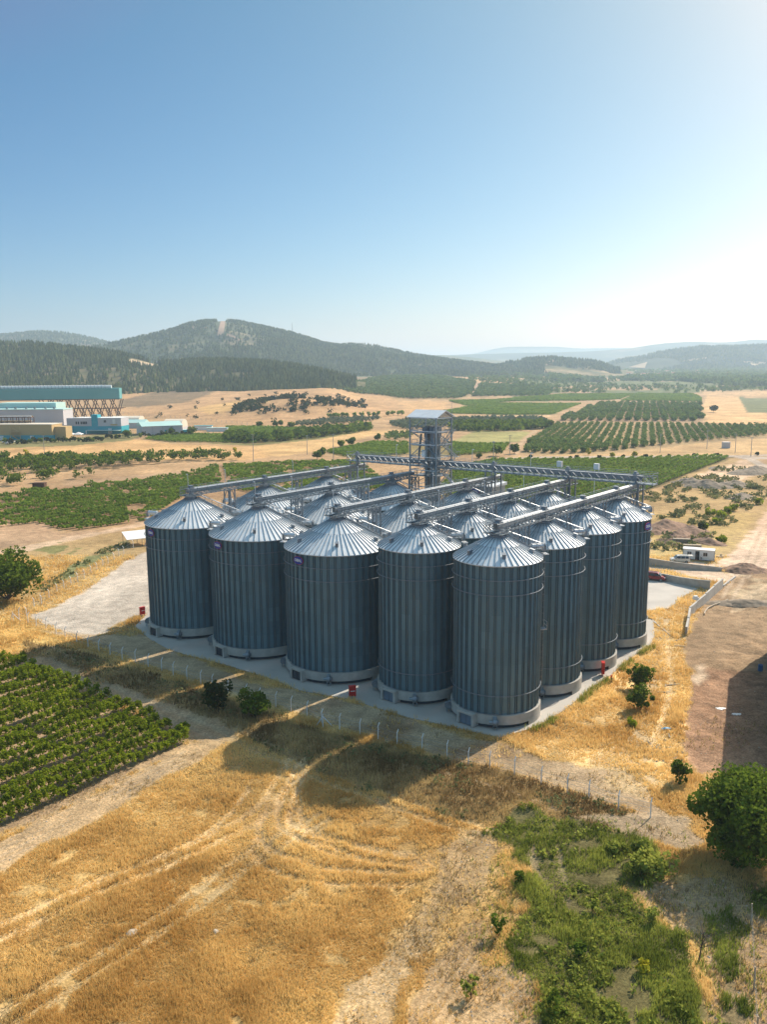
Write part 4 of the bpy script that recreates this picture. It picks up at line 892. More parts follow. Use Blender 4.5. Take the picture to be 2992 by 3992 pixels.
# ------------------------------------------------------------------ forests: conifers merged as far-off woods
def conifers(name,P,h,mt,label=None,n=7,w=.28):
    """P (k,3) feet; each tree is an uneven pile of ragged cones"""
    k=len(P); h=np.ones(k)*h*(.65+.7*rng.random(k)); out=[]
    for (z0,z1,r) in ((.12,.62,1.0),(.38,.85,.75),(.62,1.03,.45)):
        a=np.linspace(0,2*PI,n,endpoint=False)[None]+rng.random((k,1))*6; rr=(h*w*r)[:,None]*(.7+.6*rng.random((k,n)))
        B=np.stack([P[:,0,None]+rr*np.cos(a),P[:,1,None]+rr*np.sin(a),P[:,2,None]+(h*z0)[:,None]+0*a+rng.normal(size=(k,n))*(h*.04)[:,None]],2)
        tip=P.copy(); tip[:,2]+=h*z1; tip[:,:2]+=rng.normal(size=(k,2))*(h*.03)[:,None]; tp=np.repeat(tip[:,None],n,1)
        out.append(np.stack([B,np.roll(B,-1,1),tp],2).reshape(-1,3,3))
    var=np.concatenate([np.repeat(np.random.RandomState(5).rand(k),n) for _ in out])
    o=quads(name,np.concatenate(out),mt,var=var); return tag(o,label,None,None,'stuff')
def scatter_hill(hb,n,u0,u1,s0,s1,dens=lambda u,s,p:1):
    V,us,t=hb; U=u0+(u1-u0)*rng.random(n); Sx=s0+(s1-s0)*rng.random(n); out=[]
    I=np.clip(np.interp(U,us,np.arange(len(us))),0,len(us)-1.001); J=np.clip(np.interp(Sx,t,np.arange(len(t))),0,len(t)-1.001)
    a=I.astype(int);b=J.astype(int);fa=(I-a)[:,None];fb=(J-b)[:,None]
    P=(V[b,a]*(1-fa)+V[b,a+1]*fa)*(1-fb)+(V[b+1,a]*(1-fa)+V[b+1,a+1]*fa)*fb; return P,U,Sx
P,U,Sx=scatter_hill(HB[0],15000,-260,770,.04,1.06); cl=fbm(P[:,0],P[:,1],120,3)
keep=((cl>.47)|(rng.random(len(P))<.2)|((U>380)&(cl>.36)))&~((U>278)&(U<345)&(Sx>.72)&(Sx<1)); keep&=(U<690)|(rng.random(len(P))<.35)
conifers('pine_wood',P[keep]-[0,0,.5],10.5,'pine','pine wood covering the low ridge behind the teal gallery')
P,U,Sx=scatter_hill(HB[1],26000,60,1100,.10,1.05); cl=fbm(P[:,0],P[:,1],220,4)
keep=((cl>.46)|(rng.random(len(P))<.22))&~((U>468)&(U<489)&(Sx>uvs(HB[1],477,726)))
conifers('mountain_wood',P[keep]-[0,0,.5],9.5,'pine','scattered pines covering the mountain with the bare fire break',n=5,w=.42)
P,U,Sx=scatter_hill(HB[3],3500,960,1340,.1,1.05); cl=fbm(P[:,0],P[:,1],200,3); conifers('hill_wood',P[cl>.45],11,'pine','trees on the low wooded hill left of the distant town',n=5,w=.4)
P,U,Sx=scatter_hill(HB[2],2500,-100,300,.4,1.03); conifers('far_wood',P,11,'pine','trees on the pale far hill at the left',n=5,w=.5)
P,U,Sx=scatter_hill(HB[4],7000,1310,1900,.05,1.02); cl=fbm(P[:,0],P[:,1],400,3); conifers('long_hill_wood',P[cl>.42],12,'pine','scattered trees over the long hill behind the town',n=5,w=.5)
def scatter_poly(Pg,dens,jit=True):
    x0,y0=Pg.min(0); x1,y1=Pg.max(0); n=int((x1-x0)*(y1-y0)*dens); x=x0+(x1-x0)*rng.random(n); y=y0+(y1-y0)*rng.random(n); m=inpoly(x,y,Pg); return x[m],y[m]
# tree belts on the valley floor round the town, seen as one mass
belt=[]
for pts,d in (([(1040,795),(1658,795),(1900,795),(1900,811),(1500,812),(1250,812),(1040,806)],.0016),([(1190,812),(1658,818),(1900,818),(1900,836),(1600,834),(1300,832),(1190,826)],.009),([(880,790),(1100,800),(1180,812),(1100,815),(900,808)],.0012),([(720,800),(900,812),(1000,822),(900,812),(760,806)],.002)):
    x,y=scatter_poly(poly(pts),d); cl=fbm(x,y,300,3); m=cl>.44; belt.append(np.stack([x[m],y[m],hgt(x[m],y[m])],1))
Pb=np.concatenate(belt); print('belt trees',len(Pb))
def clumps(name,P,r,mt,nq=26,q=.45,flat=.75,label=None,var=None,kind='stuff'):
    k=len(P); r=np.ones(k)*r*(.7+.6*rng.random(k)); d=rng.normal(size=(k,nq,3)); d/=np.linalg.norm(d,axis=2)[...,None]; d*=(rng.random((k,nq,1))**.45)
    C=P[:,None]+d*r[:,None,None]*np.array([1,1,flat])+np.stack([0*r,0*r,r*flat*.9],1)[:,None]
    Qd=leafquads(C.reshape(-1,3),np.repeat(r*q,nq)); vv=np.clip(np.repeat(rng.random(k),nq)*.6+.4*rng.random(k*nq),0,1)
    o=quads(name,Qd,mt,var=vv); return tag(o,label,None,None,kind)
clumps('valley_trees',Pb,6.5,'orchard',14,.8,1.0,'mass of trees round the distant town on the valley floor')
# ================================================================== VINEYARDS, ORCHARDS, TREES, GRASS
def ln_az(a,b):
    p,q=gt(*a)[:2],gt(*b)[:2]; d=q-p; return math.degrees(math.atan2(d[0],d[1]))
def row_lines(P,az,sp,step=1.0):
    a=R_(az); d=np.array([math.sin(a),math.cos(a)]); n=np.array([d[1],-d[0]]); s=P@n; t=P@d; out=[]
    for k in np.arange(s.min()+sp*.5,s.max(),sp):
        tt=np.arange(t.min(),t.max(),step); xy=n*k+d*tt[:,None]; m=inpoly(xy[:,0],xy[:,1],P)
        if m.sum()<4: continue
        out.append(xy[m])
    return out,d
def vine_rows(pts,az,sp,h,w,mt,label,group,gap=.0,indiv=True,name='vine_row',qk=.0016,qmin=.24,cover=2.3,jag=.25,gscale=9,posts=False):
    P=poly(pts) if not isinstance(pts,np.ndarray) else pts; L,d=row_lines(P,az,sp); allq=[]; cnt=0
    for xy in L:
        x=xy[:,0]; y=xy[:,1]
        if gap: 
            m=fbm(x,y,gscale,3)>gap; x=x[m]; y=y[m]
        if len(x)<3: continue
        dd=math.hypot(x.mean(),y.mean()); q=max(qmin,dd*qk); per=max(3,int(cover*(w+h)*1.0/(q*q)))
        per=min(per,170); X_=np.repeat(x,per)+rng.random(len(x)*per)*d[0]; Y_=np.repeat(y,per)+rng.random(len(x)*per)*d[1]
        hv=h*(1+jag*2*(vnoise(X_,Y_,2.1)-.5)); ang=rng.random(len(X_))*PI; rad=rng.random(len(X_))**.4
        off=np.cos(ang)*rad*w/2; Z_=gh(X_,Y_)+.35*h*(1-rad*np.sin(ang))*rng.random(len(X_))+ (.25+.75*rad*np.sin(ang))*hv*.9
        C=np.stack([X_+off*d[1],Y_-off*d[0],Z_],1); var=np.clip(.25+.5*vnoise(X_,Y_,1.3)+.35*(rng.random(len(X_))-.5),0,1)
        Qd=leafquads(C,q)
        if indiv:
            o=quads(name,Qd,mt,var=var); tag(o,label,'vine row',group); cnt+=1
            if posts:
                mb=MB()
                for k in range(0,len(x),6): z=gz(x[k],y[k]); mb.tube((x[k],y[k],z-.1),(x[k],y[k],z+h*.75),.05,n=5)
                mb.build('stems','bark',o)
        else: allq.append((Qd,var))
    if allq:
        o=quads('vineyard_rows',np.concatenate([a for a,_ in allq]),mt,var=np.concatenate([b for _,b in allq])); tag(o,label,None,None,'stuff')
    return cnt
n_=0
V1=poly(zl2([(-260,60),(0,130),(150,130),(170,180),(330,230),(400,250),(480,280),(550,320),(720,390),(900,470),(1080,560),(1215,600),(1210,690),(1100,740),(860,850),(600,980),(300,1125),(0,1255),(-400,1440)]))
n_+=vine_rows(V1,38.2,2.5,1.75,1.15,'vine','leafy trellised vine row in the near vineyard beside the dirt lane','vine rows of the near vineyard',gap=.24,gscale=5,jag=.6,cover=4.6,qmin=.23)
azm=ln_az(zv0([(600,400)])[0],zv0([(1150,322)])[0]); 
n_+=vine_rows(zv0([(-150,125),(0,118),(300,62),(560,70),(700,20),(1000,10),(1500,-60),(1750,-130),(1800,60),(1480,110),(1150,322),(600,400),(380,370),(250,330),(0,370),(-150,372)]),azm,3.1,1.6,1.35,'vine_far','patchy green vine row in the vineyard left of the silos','vine rows left of the silos',gap=.39,jag=.6,gscale=4)
n_+=vine_rows(zv0([(1800,-130),(2400,-160),(2900,-170),(3150,40),(2600,160),(1850,60)]),azm,2.9,1.5,1.5,'vine_far','patchy green vine row in the vineyard behind the left silos','vine rows behind the left silos',gap=.42,jag=.5,gscale=4)
n_+=vine_rows([(985,1012),(1062,995),(1300,994),(1540,986),(1583,990),(1378,1068),(1330,1100),(1000,1105),(950,1055)],34.6,3.6,1.8,1.0,'vine_far','dense green vine row in the big vineyard behind the conveyor bridge','vine rows behind the conveyor bridge',jag=.2,cover=1.9)
n_+=vine_rows(z7([(440,935),(740,872),(975,872),(978,948),(620,972)]),34.6,3.0,1.6,1.5,'vine_far','green vine row in the strip left of the elevator tower','vine rows left of the tower',jag=.25,gap=.25)
n_+=vine_rows(z7([(1240,875),(1400,884),(1630,884),(1590,932),(1250,960)]),34.6,3.0,1.6,1.6,'vine_far','green vine row in the strip right of the elevator tower','vine rows right of the tower')
print('vine rows',n_)
vine_rows(z1b([(300,168),(620,112),(1150,114),(980,176)]),52,3.4,1.7,2.2,'vine_far','far flat vineyard of close green rows beyond the tower roof',None,indiv=False,cover=1.5)
vine_rows(z1b([(380,97),(720,87),(1100,57),(1430,72),(1100,84),(720,99),(480,123)]),52,3.6,1.8,2.2,'vine_far','thin far strip of green vines beyond the flat vineyard',None,indiv=False,cover=1.2)
vine_rows(z6([(930,850),(1100,818),(1520,823),(1658,835),(1658,876),(1500,873),(1100,868)]),60,3.2,1.6,1.9,'vine_far','green vineyard in front of the white warehouse',None,indiv=False,cover=1.6)
vine_rows(z7([(-200,770),(0,772),(400,782),(560,790),(200,835),(-200,830)]),60,3.2,1.6,2.0,'vine_far','green vineyard strip beyond the straw field',None,indiv=False,cover=1.6)
vine_rows(z8([(0,508),(330,483),(790,480),(700,512),(430,523),(0,525)]),60,3.6,1.7,2.2,'vine_far','far low vineyard left of the young orchard',None,indiv=False,cover=1.2)
vine_rows(z8([(705,523),(812,475),(1168,479),(1228,506),(1228,526)]),78,7,1.6,2.6,'vine_far','far rows of young green trees before the tan field',None,indiv=False,cover=1.3)
# ---- orchards
def proto_tree(name,r,h,mt,nq,q,lift=.35):
    k=9; cc=rng.normal(size=(k,3))*np.array([.42,.42,.3])*r; cc[:,2]=h*(lift+.35)+cc[:,2]; cr=r*(.45+.3*rng.random(k)); out=[]
    d=rng.normal(size=(nq,3)); d/=np.linalg.norm(d,axis=1)[:,None]; i=rng.integers(0,k,nq); C=cc[i]+d*cr[i][:,None]*(.5+.5*rng.random((nq,1)))
    C[:,2]=np.clip(C[:,2],h*.12,h*1.02); L=leafquads(C,q); o=quads(name,L,[mt,'bark'],var=np.clip(.3+.5*rng.random(nq)+.2*d[:,2],0,1)); return o
def orchard(pts,az,sp,ts,r,h,mt,label,group,nind,name='orchard_tree',jit=.12,keep=1.0,q=.9,nq=46,restlab=None,cat='tree'):
    P=poly(pts); L,d=row_lines(P,az,sp,ts); xy=np.concatenate(L); xy=xy+rng.normal(size=xy.shape)*ts*jit; xy=xy[rng.random(len(xy))<keep]
    xy=xy[np.argsort(np.hypot(xy[:,0],xy[:,1]))]; protos=[proto_tree(name,r,h,mt,nq,q) for _ in range(4)]; pu=[0]*4
    for k,(x,y) in enumerate(xy[:nind]):
        j=k%4; o=protos[j] if not pu[j] else protos[j].copy()
        if pu[j]: col.objects.link(o)
        pu[j]=1; o.location=(x,y,gz(x,y)-.1); o.rotation_euler[2]=rng.random()*6.28; s=.8+.4*rng.random(); o.scale=(s,s,s*(.9+.2*rng.random())); tag(o,label,cat,group)
    for j in range(4):
        if not pu[j]: bpy.data.objects.remove(protos[j])
    R2=xy[nind:]
    if len(R2): clumps('orchard_trees',np.stack([R2[:,0],R2[:,1],gh(R2[:,0],R2[:,1])+h*.15],1),r,mt,int(nq*.6),.45*q/.9,h/r*.42,restlab or label)
    return len(xy)
print('O1',orchard(z8([(80,855),(115,780),(295,675),(1658,688),(1800,695),(1800,735),(1658,748),(1350,775),(1100,800),(900,818),(700,842),(350,868),(85,862)]),17.4,5.3,2.5,1.55,3.1,'orchard','bushy orchard tree in the long fanned rows beyond the road','orchard trees in fanned rows',300,restlab='farther trees of the fanned orchard rows'))
print('O2',orchard(z8([(300,652),(565,545),(1222,545),(1228,655)]),17.4,8.0,3.6,2.7,4.4,'orchard','-','-',0,restlab='taller dense orchard behind the fanned rows',q=1.2))
azw=ln_az((0,1012),(300,1003))
print('O3',orchard([(-60,1028),(-60,1002),(60,998),(180,996),(300,994),(420,990),(530,990),(532,996),(420,999),(330,1003),(250,1012),(130,1018),(60,1026)],azw,6.2,5.6,2.7,5.0,'tree','round dark green walnut tree in the rows beside the straw field','walnut trees by the straw field',300,name='walnut_tree',nq=120,q=.75,jit=.16,keep=.93))
print('O3b',orchard([(-60,1060),(-60,1034),(60,1030),(160,1024),(200,1030),(120,1042),(20,1056)],azw,7.5,7,2.3,4.2,'tree','smaller walnut tree at the front edge of the walnut rows','walnut trees front edge',60,name='walnut_tree',nq=110,q=.7,jit=.2,keep=.75))
orchard(z7([(500,508),(700,472),(900,442),(1000,438),(1415,482),(1395,560),(1300,588),(900,580),(760,560),(600,545)]),22,8.5,5.2,2.7,4.6,'orchard','-','-',0,restlab='hillside orchard of dark green rows above the dry fields',q=1.6,nq=30)
orchard(z7([(1452,490),(1660,503),(1900,515),(1900,565),(1400,575)]),22,8.5,5.5,2.8,4.6,'orchard','-','-',0,restlab='right part of the hillside orchard beside the tan track',q=1.6,nq=30)
orchard(z7([(60,875),(-200,870),(-200,835),(100,838),(400,800),(745,768),(740,795),(400,842)]),60,6,4.5,2.7,5,'tree','-','-',0,restlab='dark belt of trees along the vineyard strip',q=1.4,nq=34)
orchard(z7([(250,750),(500,722),(780,705),(820,722),(640,745),(420,765),(260,768)]),70,7,5,2.2,3.4,'olive','-','-',0,restlab='grey-green olive rows below the scrub knoll',q=1.3,nq=30)
orchard(z1b([(375,198),(940,198),(948,228),(500,240),(380,235)]),75,7,5,2.4,3.6,'olive','-','-',0,restlab='grey-green olive grove right of the tower roof',q=1.3,nq=30)
orchard(z1b([(400,240),(640,232),(720,236),(945,230),(960,262),(760,270),(520,276),(385,268)]),75,6,5,3.0,5.0,'tree','-','-',0,restlab='dark tree belt in front of the olive grove',q=1.4,nq=34)
orchard(z7([(870,745),(970,728),(1240,715),(1250,770),(1000,790),(880,775)]),75,7,5,2.2,3.6,'olive','-','-',0,restlab='olive trees behind the elevator tower',q=1.3,nq=30)
orchard(z1b([(10,290),(60,285),(135,280),(180,300),(130,320),(0,325)]),75,6,4,1.8,3,'orchard','-','-',0,restlab='low bushes left of the elevator tower',q=1.2,nq=30)
# scrub knoll
x,y=scatter_poly(poly(z7([(-150,640),(0,610),(120,585),(300,565),(430,572),(600,600),(720,615),(700,650),(520,640),(350,660),(200,675),(0,690),(-150,700)])),.012); c=fbm(x,y,28,3); m=c>.50
clumps('knoll_scrub',np.stack([x[m],y[m],hgt(x[m],y[m])],1),3.4,'tree_dark',30,.5,.7,'dark evergreen scrub covering the bare knoll')
x,y=scatter_poly(poly(z6([(800,700),(1658,560),(2200,560),(2600,700),(1800,745),(1000,770)])),.0004); clumps('field_bushes',np.stack([x,y,hgt(x,y)],1),2.4,'tree_dark',24,.5,.8,'small dark bushes dotted over the dry slopes')
x,y=scatter_poly(poly([(1000,800),(1900,800),(1900,845),(1500,848),(1260,855),(1100,840),(1000,820)]),.0022); c=fbm(x,y,160,3); m=c>.46
clumps('hedge_trees',np.stack([x[m],y[m],hgt(x[m],y[m])],1),4.2,'orchard',20,.6,.9,'hedgerow trees between the farthest fields')
# ---- single trees
def crown_quads(r,h,nq,q,lift=.25,k=16,spread=.62,flat=.0):
    cc=rng.normal(size=(k,3)); cc/=np.linalg.norm(cc,axis=1)[:,None]; cc*=(rng.random((k,1))**.5)*spread; cc=cc*np.array([r,r,h*(1-lift)*.5]); cc[:,2]+=h*(lift+(1-lift)*.47); cr=r*(.16+.30*rng.random(k)**1.5); cc[::4,:2]*=1.13; cc[::4,2]=cc[::4,2]*1.04; cr[::4]*=.7
    d=rng.normal(size=(nq,3)); d/=np.linalg.norm(d,axis=1)[:,None]; i=rng.integers(0,k,nq); C=cc[i]+d*cr[i][:,None]*(.55+.5*rng.random((nq,1))**.5); C[:,2]=np.maximum(C[:,2],h*.03)
    return leafquads(C,q),np.clip(.25+.45*rng.random(k)[i]+.3*rng.random(nq)+.15*d[:,2],0,1),cc
def tree(name,label,cat,x,y,r,h,mt,nq=900,q=.4,lift=.25,k=16,group=None,trunk=.05,spread=.62):
    z=gz(x,y); root=empty(name,(x,y,z-.05)); tag(root,label,cat,group); Qd,var,cc=crown_quads(r,h,nq,q,lift,k,spread); quads('crown',Qd,mt,root,var)
    mb=MB(); tr=h*trunk*.5; mb.tube((0,0,-.2),(r*.03,0,h*lift*1.2),tr,tr*.7,n=8)
    for c in cc[:7]: mb.tube((r*.03,0,h*lift*.9),tuple(c),tr*.55,tr*.15,n=5)
    mb.build('trunk','bark',root); return root
def tp(u,v): p=gt(u,v); return p[0],p[1]
tree('broadleaf_tree','big round green tree filling the right edge in the foreground','tree',*tp(1616,1862),5.7,9.3,'tree',26000,.26,.03,75,trunk=.05,spread=.80)
tree('broadleaf_tree','dark bushy tree at the left edge beside the gravel yard','tree',*tp(14,1298),8.0,11.0,'tree',12000,.42,.03,60,spread=.78)
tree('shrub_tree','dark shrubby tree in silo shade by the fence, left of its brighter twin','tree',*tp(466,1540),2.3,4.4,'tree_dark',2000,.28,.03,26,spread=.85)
tree('shrub_tree','shrubby tree in silo shade with sunlit tips, right of the dark one','tree',*tp(551,1552),2.3,4.4,'tree',2000,.28,.03,26,spread=.85)
tree('fig_tree','upper of two dark green trees on the dry grass right of the silos','tree',*tp(1384,1488),2.0,4.2,'tree',1500,.28,.1,26,spread=.85)
tree('fig_tree','lower of two dark green trees on the dry grass right of the silos','tree',*tp(1386,1530),1.8,3.6,'tree',1400,.28,.08,24,spread=.85)
tree('bush','low bright green bush below the two dark trees','bush',*tp(1367,1568),1.1,1.2,'vine',350,.25,.05,8)
tree('bush','green bush at the foot of the earth bank above the big foreground tree','bush',*tp(1470,1690),1.6,3.2,'tree',700,.3,.05,12)
tree('bush','broad leafy bramble bush left of the big foreground tree','bush',*tp(1400,1875),2.7,2.0,'weed',1900,.26,.02,16,spread=.75)
tree('bush','dark weed bush beside the bramble, toward the bare bank','bush',*tp(1330,1838),1.3,1.2,'weed',500,.22,.02,10)
for k,(u,v,r,h,lab) in enumerate([(1078,2022,.9,2.6,'thin sapling at the left edge of the green weeds casting a small shadow'),(1018,2155,.8,2.3,'leafy sapling on the ploughed strip near the bottom edge'),(1204,2190,.9,2.0,'dark sapling among weeds close to the bottom edge'),(1280,1965,.9,1.6,'pale green sapling in the middle of the weed patch'),(1250,2068,.8,1.7,'short sapling below the middle of the weed patch'),(1412,1992,.7,1.8,'yellow-green sapling right of the weed patch'),(1125,1905,.8,1.6,'small sapling in the upper left of the weeds')]):
    tree('sapling',lab,'sapling',*tp(u,v),r*.8,h*.9,'weed' if k%2 else 'tree',240,.2,.12,14,'saplings in the weed patch',spread=1.0)
tree('flowering_shrub','yellow flowering shrub in the weed patch','bush',*tp(1388,2095),.9,1.2,'yellow_leaf',320,.2,.05,8)
# bare dead tree
x,y=tp(1510,2075); z=gz(x,y); dt=empty('dead_tree',(x,y,z)); tag(dt,'bare grey dead sapling leaning at the edge of the weeds','tree'); mb=MB(); mb.tube((0,0,-.2),(.3,0,2.6),.07,.03,n=6)
br_=[]
for k in range(16):
    f=.35+.6*rng.random(); a=rng.random()*6.28; l=.5+.7*rng.random(); p=np.array([.3*f,0,2.6*f]); mb.tube(p,p+[math.cos(a)*l,math.sin(a)*l,.4+l*.6],.025,.008,n=4)
mb.build('bare_branches','bark',dt)
tree('roadside_tree','lone dark tree standing on the tan field at the far right','tree',*tp(1542,891),6.5,8.0,'tree_dark',600,1.3,.2,14)
for (u,v,r,h,lab) in [(1190,925,6,10,'tall dark tree at the corner of the olive grove'),(1072,985,7,9,'broad dark tree by the asphalt turning'),(1112,980,6,8,'round tree beside the tall lamp mast'),(1036,990,3,4,'small bush at the vineyard edge by the asphalt'),
    (686,992,4.5,7,'grey-green tree left of the vineyard strip by the dusty lot'),(697,985,4.5,6.5,'second grey-green tree behind the first by the dusty lot'),(816,952,5,7,'round tree at the tip of the pale straw field'),(737,966,4,6,'smaller left tree of the pair by the straw track'),(758,962,5.5,8,'larger right tree of the pair by the straw track'),
    (628,925,6,8,'left dark tree in the clump above the vineyard strip'),(607,921,5,8,'middle dark tree in the clump above the vineyard strip'),(596,921,4.5,7,'right-hand partner tree in the clump above the vineyard strip'),(563,922,6,6,'wide bush left of the tree clump'),
    (414,941,7,9,'big dark tree beside the turquoise tank'),(370,938,6,8,'tree in front of the white warehouse, right one'),(275,946,7,8,'tree at the near corner of the warehouse'),(522,955,6,8,'dark tree at the edge of the green vineyard'),(1253,838,10,12,'left tree of the pair where the far track ends'),(1228,838,9,12,'right tree of the pair where the far track ends')]:
    tree('field_tree',lab,'tree',*tp(u,v),r*.72,h*.72,'tree',500,.9,.15,12)
for k,(u,v) in enumerate([(58,992),(135,990),(242,988),(507,980),(1271,983),(1322,988),(1372,985)]):
    tree('yellow_shrub',['tall yellow shrub beside the utility pole at far left','small yellow shrub behind the walnut rows','yellow shrub standing out behind the middle of the walnut rows','bright yellow shrub near the right end of the walnut rows','left yellow shrub along the road by the fanned orchard','middle yellow shrub along the road by the fanned orchard','right yellow shrub along the road by the fanned orchard'][k],'bush',*tp(u,v),2.0,[6,3,4.5,4.5,4,3,2.5][k],'yellow_leaf',220,.7,.1,8)
for k,u in enumerate([714+0,722,730,740,752,767,782,797,809,818,839,850,861,868]):
    o=tree('row_tree','small round bright green tree in the line above the tower','tree',*tp(u,904-(u-714)*.04),3.4,5.5,'vine_far',160,1.2,.2,8,'round trees in a line above the tower')
for k in range(46):   # planted border of the works
    u=8+k*8.9+rng.random()*5; v=958-u*.035+rng.random()*3-(4 if u>230 else 0); x,y=tp(u,v)
    if 265<u<300: continue
    tree('garden_bush','dark clipped bush in the planted border before the works','bush',x,y,1.8+1.6*rng.random(),2.5+2.5*rng.random(),'tree_dark' if k%3 else 'tree',120,.9,.05,7,'bushes before the works')
for k,(u,v) in enumerate([(1146,990),(1233,992),(1246,990),(1296,991),(1346,990),(1395,989),(1447,988),(1500,987),(1553,986),(1637,984)]):
    tree('roadside_bush','small dark bush on the verge of the far road','bush',*tp(u,v),1.7,2.2,'tree_dark',110,.6,.05,7,'bushes along the far road')
for k,(u,v,r) in enumerate([(1535,1122,3),(1561,1128,3),(1548,1140,2.6),(1572,1120,3.4),(1585,1112,3),(1640,1098,3),(1527,1148,1.6),(1560,1180,2.5)]):
    tree('green_bush','green bush on the scrubland beside the dirt road','bush',*tp(u,v-8),r*.8,r*.9,'vine',260,.5,.05,8,'green bushes by the dirt road')
# ---- scrub on the waste ground to the right, dead stalk piles
x,y=scatter_poly(poly([(1375,1075),(1585,1000),(1640,1010),(1680,1060),(1610,1110),(1545,1160),(1500,1190),(1410,1190),(1400,1120)]),.09); c=fbm(x,y,14,3); m=(c>.45); 
clumps('waste_scrub',np.stack([x[m],y[m],gh(x[m],y[m])],1),1.35,'scrub',22,.45,.55,'grey-green scrub and thistles on the waste ground right of the silos')
x,y=scatter_poly(poly(zl([(250,480),(440,380),(540,300),(830,165),(900,150),(870,200),(740,270),(560,350),(400,440),(280,520)])),.5); c=fbm(x,y,7,3); m=c>.5
clumps('meadow_weeds',np.stack([x[m],y[m],gh(x[m],y[m])],1),.75,'scrub',12,.5,.5,'low green weeds on the slope behind the left fence')
# ---- grass
def scr(n,u0=-260,u1=1920,v0=1200,v1=2480):
    n=int(n*1.2)
    """random ground points, thinning with distance"""
    u=u0+(u1-u0)*rng.random(n); v=v0+(v1-v0)*rng.random(n)
    a=(u*S-1496)/FPX; b=-(v*S-1996)/FPX; c_,s_=math.cos(ROLL),math.sin(ROLL); a,b=a*c_+b*s_,-a*s_+b*c_
    dx=a; dy=math.cos(PITCH)-b*math.sin(PITCH); dz=math.sin(PITCH)+b*math.cos(PITCH); t=-CAMZ/dz; return dx*t,dy*t
apn=np.array(ap)
def gsel(n,test,**k):
    x,y=scr(n,**k); zi=near_i(x,y,ZG); tk=near_i(x,y,TG); m=test(x,y,zi,tk)&~inpoly(x,y,apn)&~inpoly(x,y,np.array(yd)); x,y=x[m],y[m]; return x,y
DRYZ=[names.index('ground')]; EMB=names.index('embankment'); WEED=names.index('weed_patch')
CG=colr.reshape(nr,nc,3)
BARE=[poly(z6b([(0,874),(60,760),(170,640),(250,520),(330,400),(400,280),(420,210),(560,130),(640,150),(640,300),(600,420),(450,460),(400,560),(330,650),(260,790),(220,890),(100,1100),(-200,1100)])),poly(z6b([(280,874),(330,700),(430,560),(480,450),(600,430),(650,520),(600,640),(780,660),(800,740),(860,874),(860,1100),(180,1100)])),poly(z6b([(1150,300),(1400,290),(1900,420),(1900,1100),(1440,1100),(1430,700),(1400,560),(1250,480),(1150,370)])),poly([(80,1362),(290,1377),(400,1417),(644,1493),(886,1552),(1080,1602),(1180,1640),(1290,1650),(1390,1690),(1440,1765),(1230,1705),(1008,1645),(778,1585),(500,1498),(292,1426),(180,1378)])]
def isgold(x,y):
    for k,B_ in enumerate(BARE): 
        e=sdist(x,y,B_)+3.5*(fbm(x,y,2.5,3)-.5)
        x=np.where((e>0)&(rng.random(len(x))<.93),1e7,x) if k==0 else np.where((e>0)&~bad&(rng.random(len(x))<.93),1e7,x)
        bad=x>1e6
    ok_=~bad; x=np.where(bad,0,x)
    return ok_&isgold0(x,y)
def isgold0(x,y):
    c=near_i(x,y,CG[...,0]); b_=near_i(x,y,CG[...,2]); return (b_/np.maximum(c,.01))<.42
x,y=gsel(330000,lambda x,y,zi,tk:(zi==0)&((tk<.3)|(rng.random(len(x))<.22))&isgold(x,y)&(fbm(x+11,y-31,2.2,3)>.27)); h=(.20+.42*np.clip((fbm(x,y,3.5,3)-.3)*2,0,1))*(1+np.clip((y-70)/220,0,.5)); dd=np.hypot(x,y)
n0=len(x); P=np.stack([x,y,gh(x,y)-.03],1); B=blades(P,h,np.maximum(.05,dd*.0011),.75,3)
tone=np.clip(.6+2.2*(fbm(x,y,6,4)-.5)+.25*(rng.random(n0)-.5),0,1); tag(quads('dry_grass',B,'dry',var=np.repeat(tone,3)),'golden dry grass of the rough field and the strip right of the silos',None,None,'stuff')
x,y=gsel(150000,lambda x,y,zi,tk:(zi==EMB)); h=.35+.55*rng.random(len(x))*(fbm(x,y,3,2)+.3); dd=np.hypot(x,y); P=np.stack([x,y,gh(x,y)-.03],1)
B=blades(P,h,np.maximum(.06,dd*.0011),.6,3); tone=np.clip(.45+2.2*(fbm(x,y,4,3)-.5)+.3*(rng.random(len(x))-.5),0,1); tag(quads('bank_grass',B,'dry_dark',var=np.repeat(tone,3)),'tall seeding grass on the bank below the wire fence',None,None,'stuff')
x,y=gsel(60000,lambda x,y,zi,tk:(zi==EMB)&(fbm(x+40,y,6,3)>.53)); P=np.stack([x,y,gh(x,y)],1); m=rng.random(len(x))<.35; clumps('bank_weeds',P[m],.38,'scrub',7,.55,.8,'green thistles mixed into the bank grass')
x,y=gsel(200000,lambda x,y,zi,tk:(zi==WEED)&(tk<.6)&(fbm(x+51,y-3,2.4,3)>.33)); h=.2+.6*np.clip((fbm(x,y,2.6,3)-.25)*1.8,0,1); P=np.stack([x,y,gh(x,y)-.03],1); B=blades(P,h,.085,.6,3); tone=np.clip(.5+2.*(fbm(x+9,y,3,3)-.5)+.3*(rng.random(len(x))-.5),0,1)
tag(quads('green_weeds',B,'weed',var=np.repeat(tone,3)),'lush green weeds in the patch at the lower right',None,None,'stuff')
x2,y2=gsel(90000,lambda x,y,zi,tk:(zi!=WEED)&(zi!=EMB)&(y<112)&(x>0)); WP=[q for q in Z if q[0]=='weed_patch']; dz=np.full(len(x2),-99.)
for q in WP: dz=np.maximum(dz,sdist(x2,y2,q[1]))
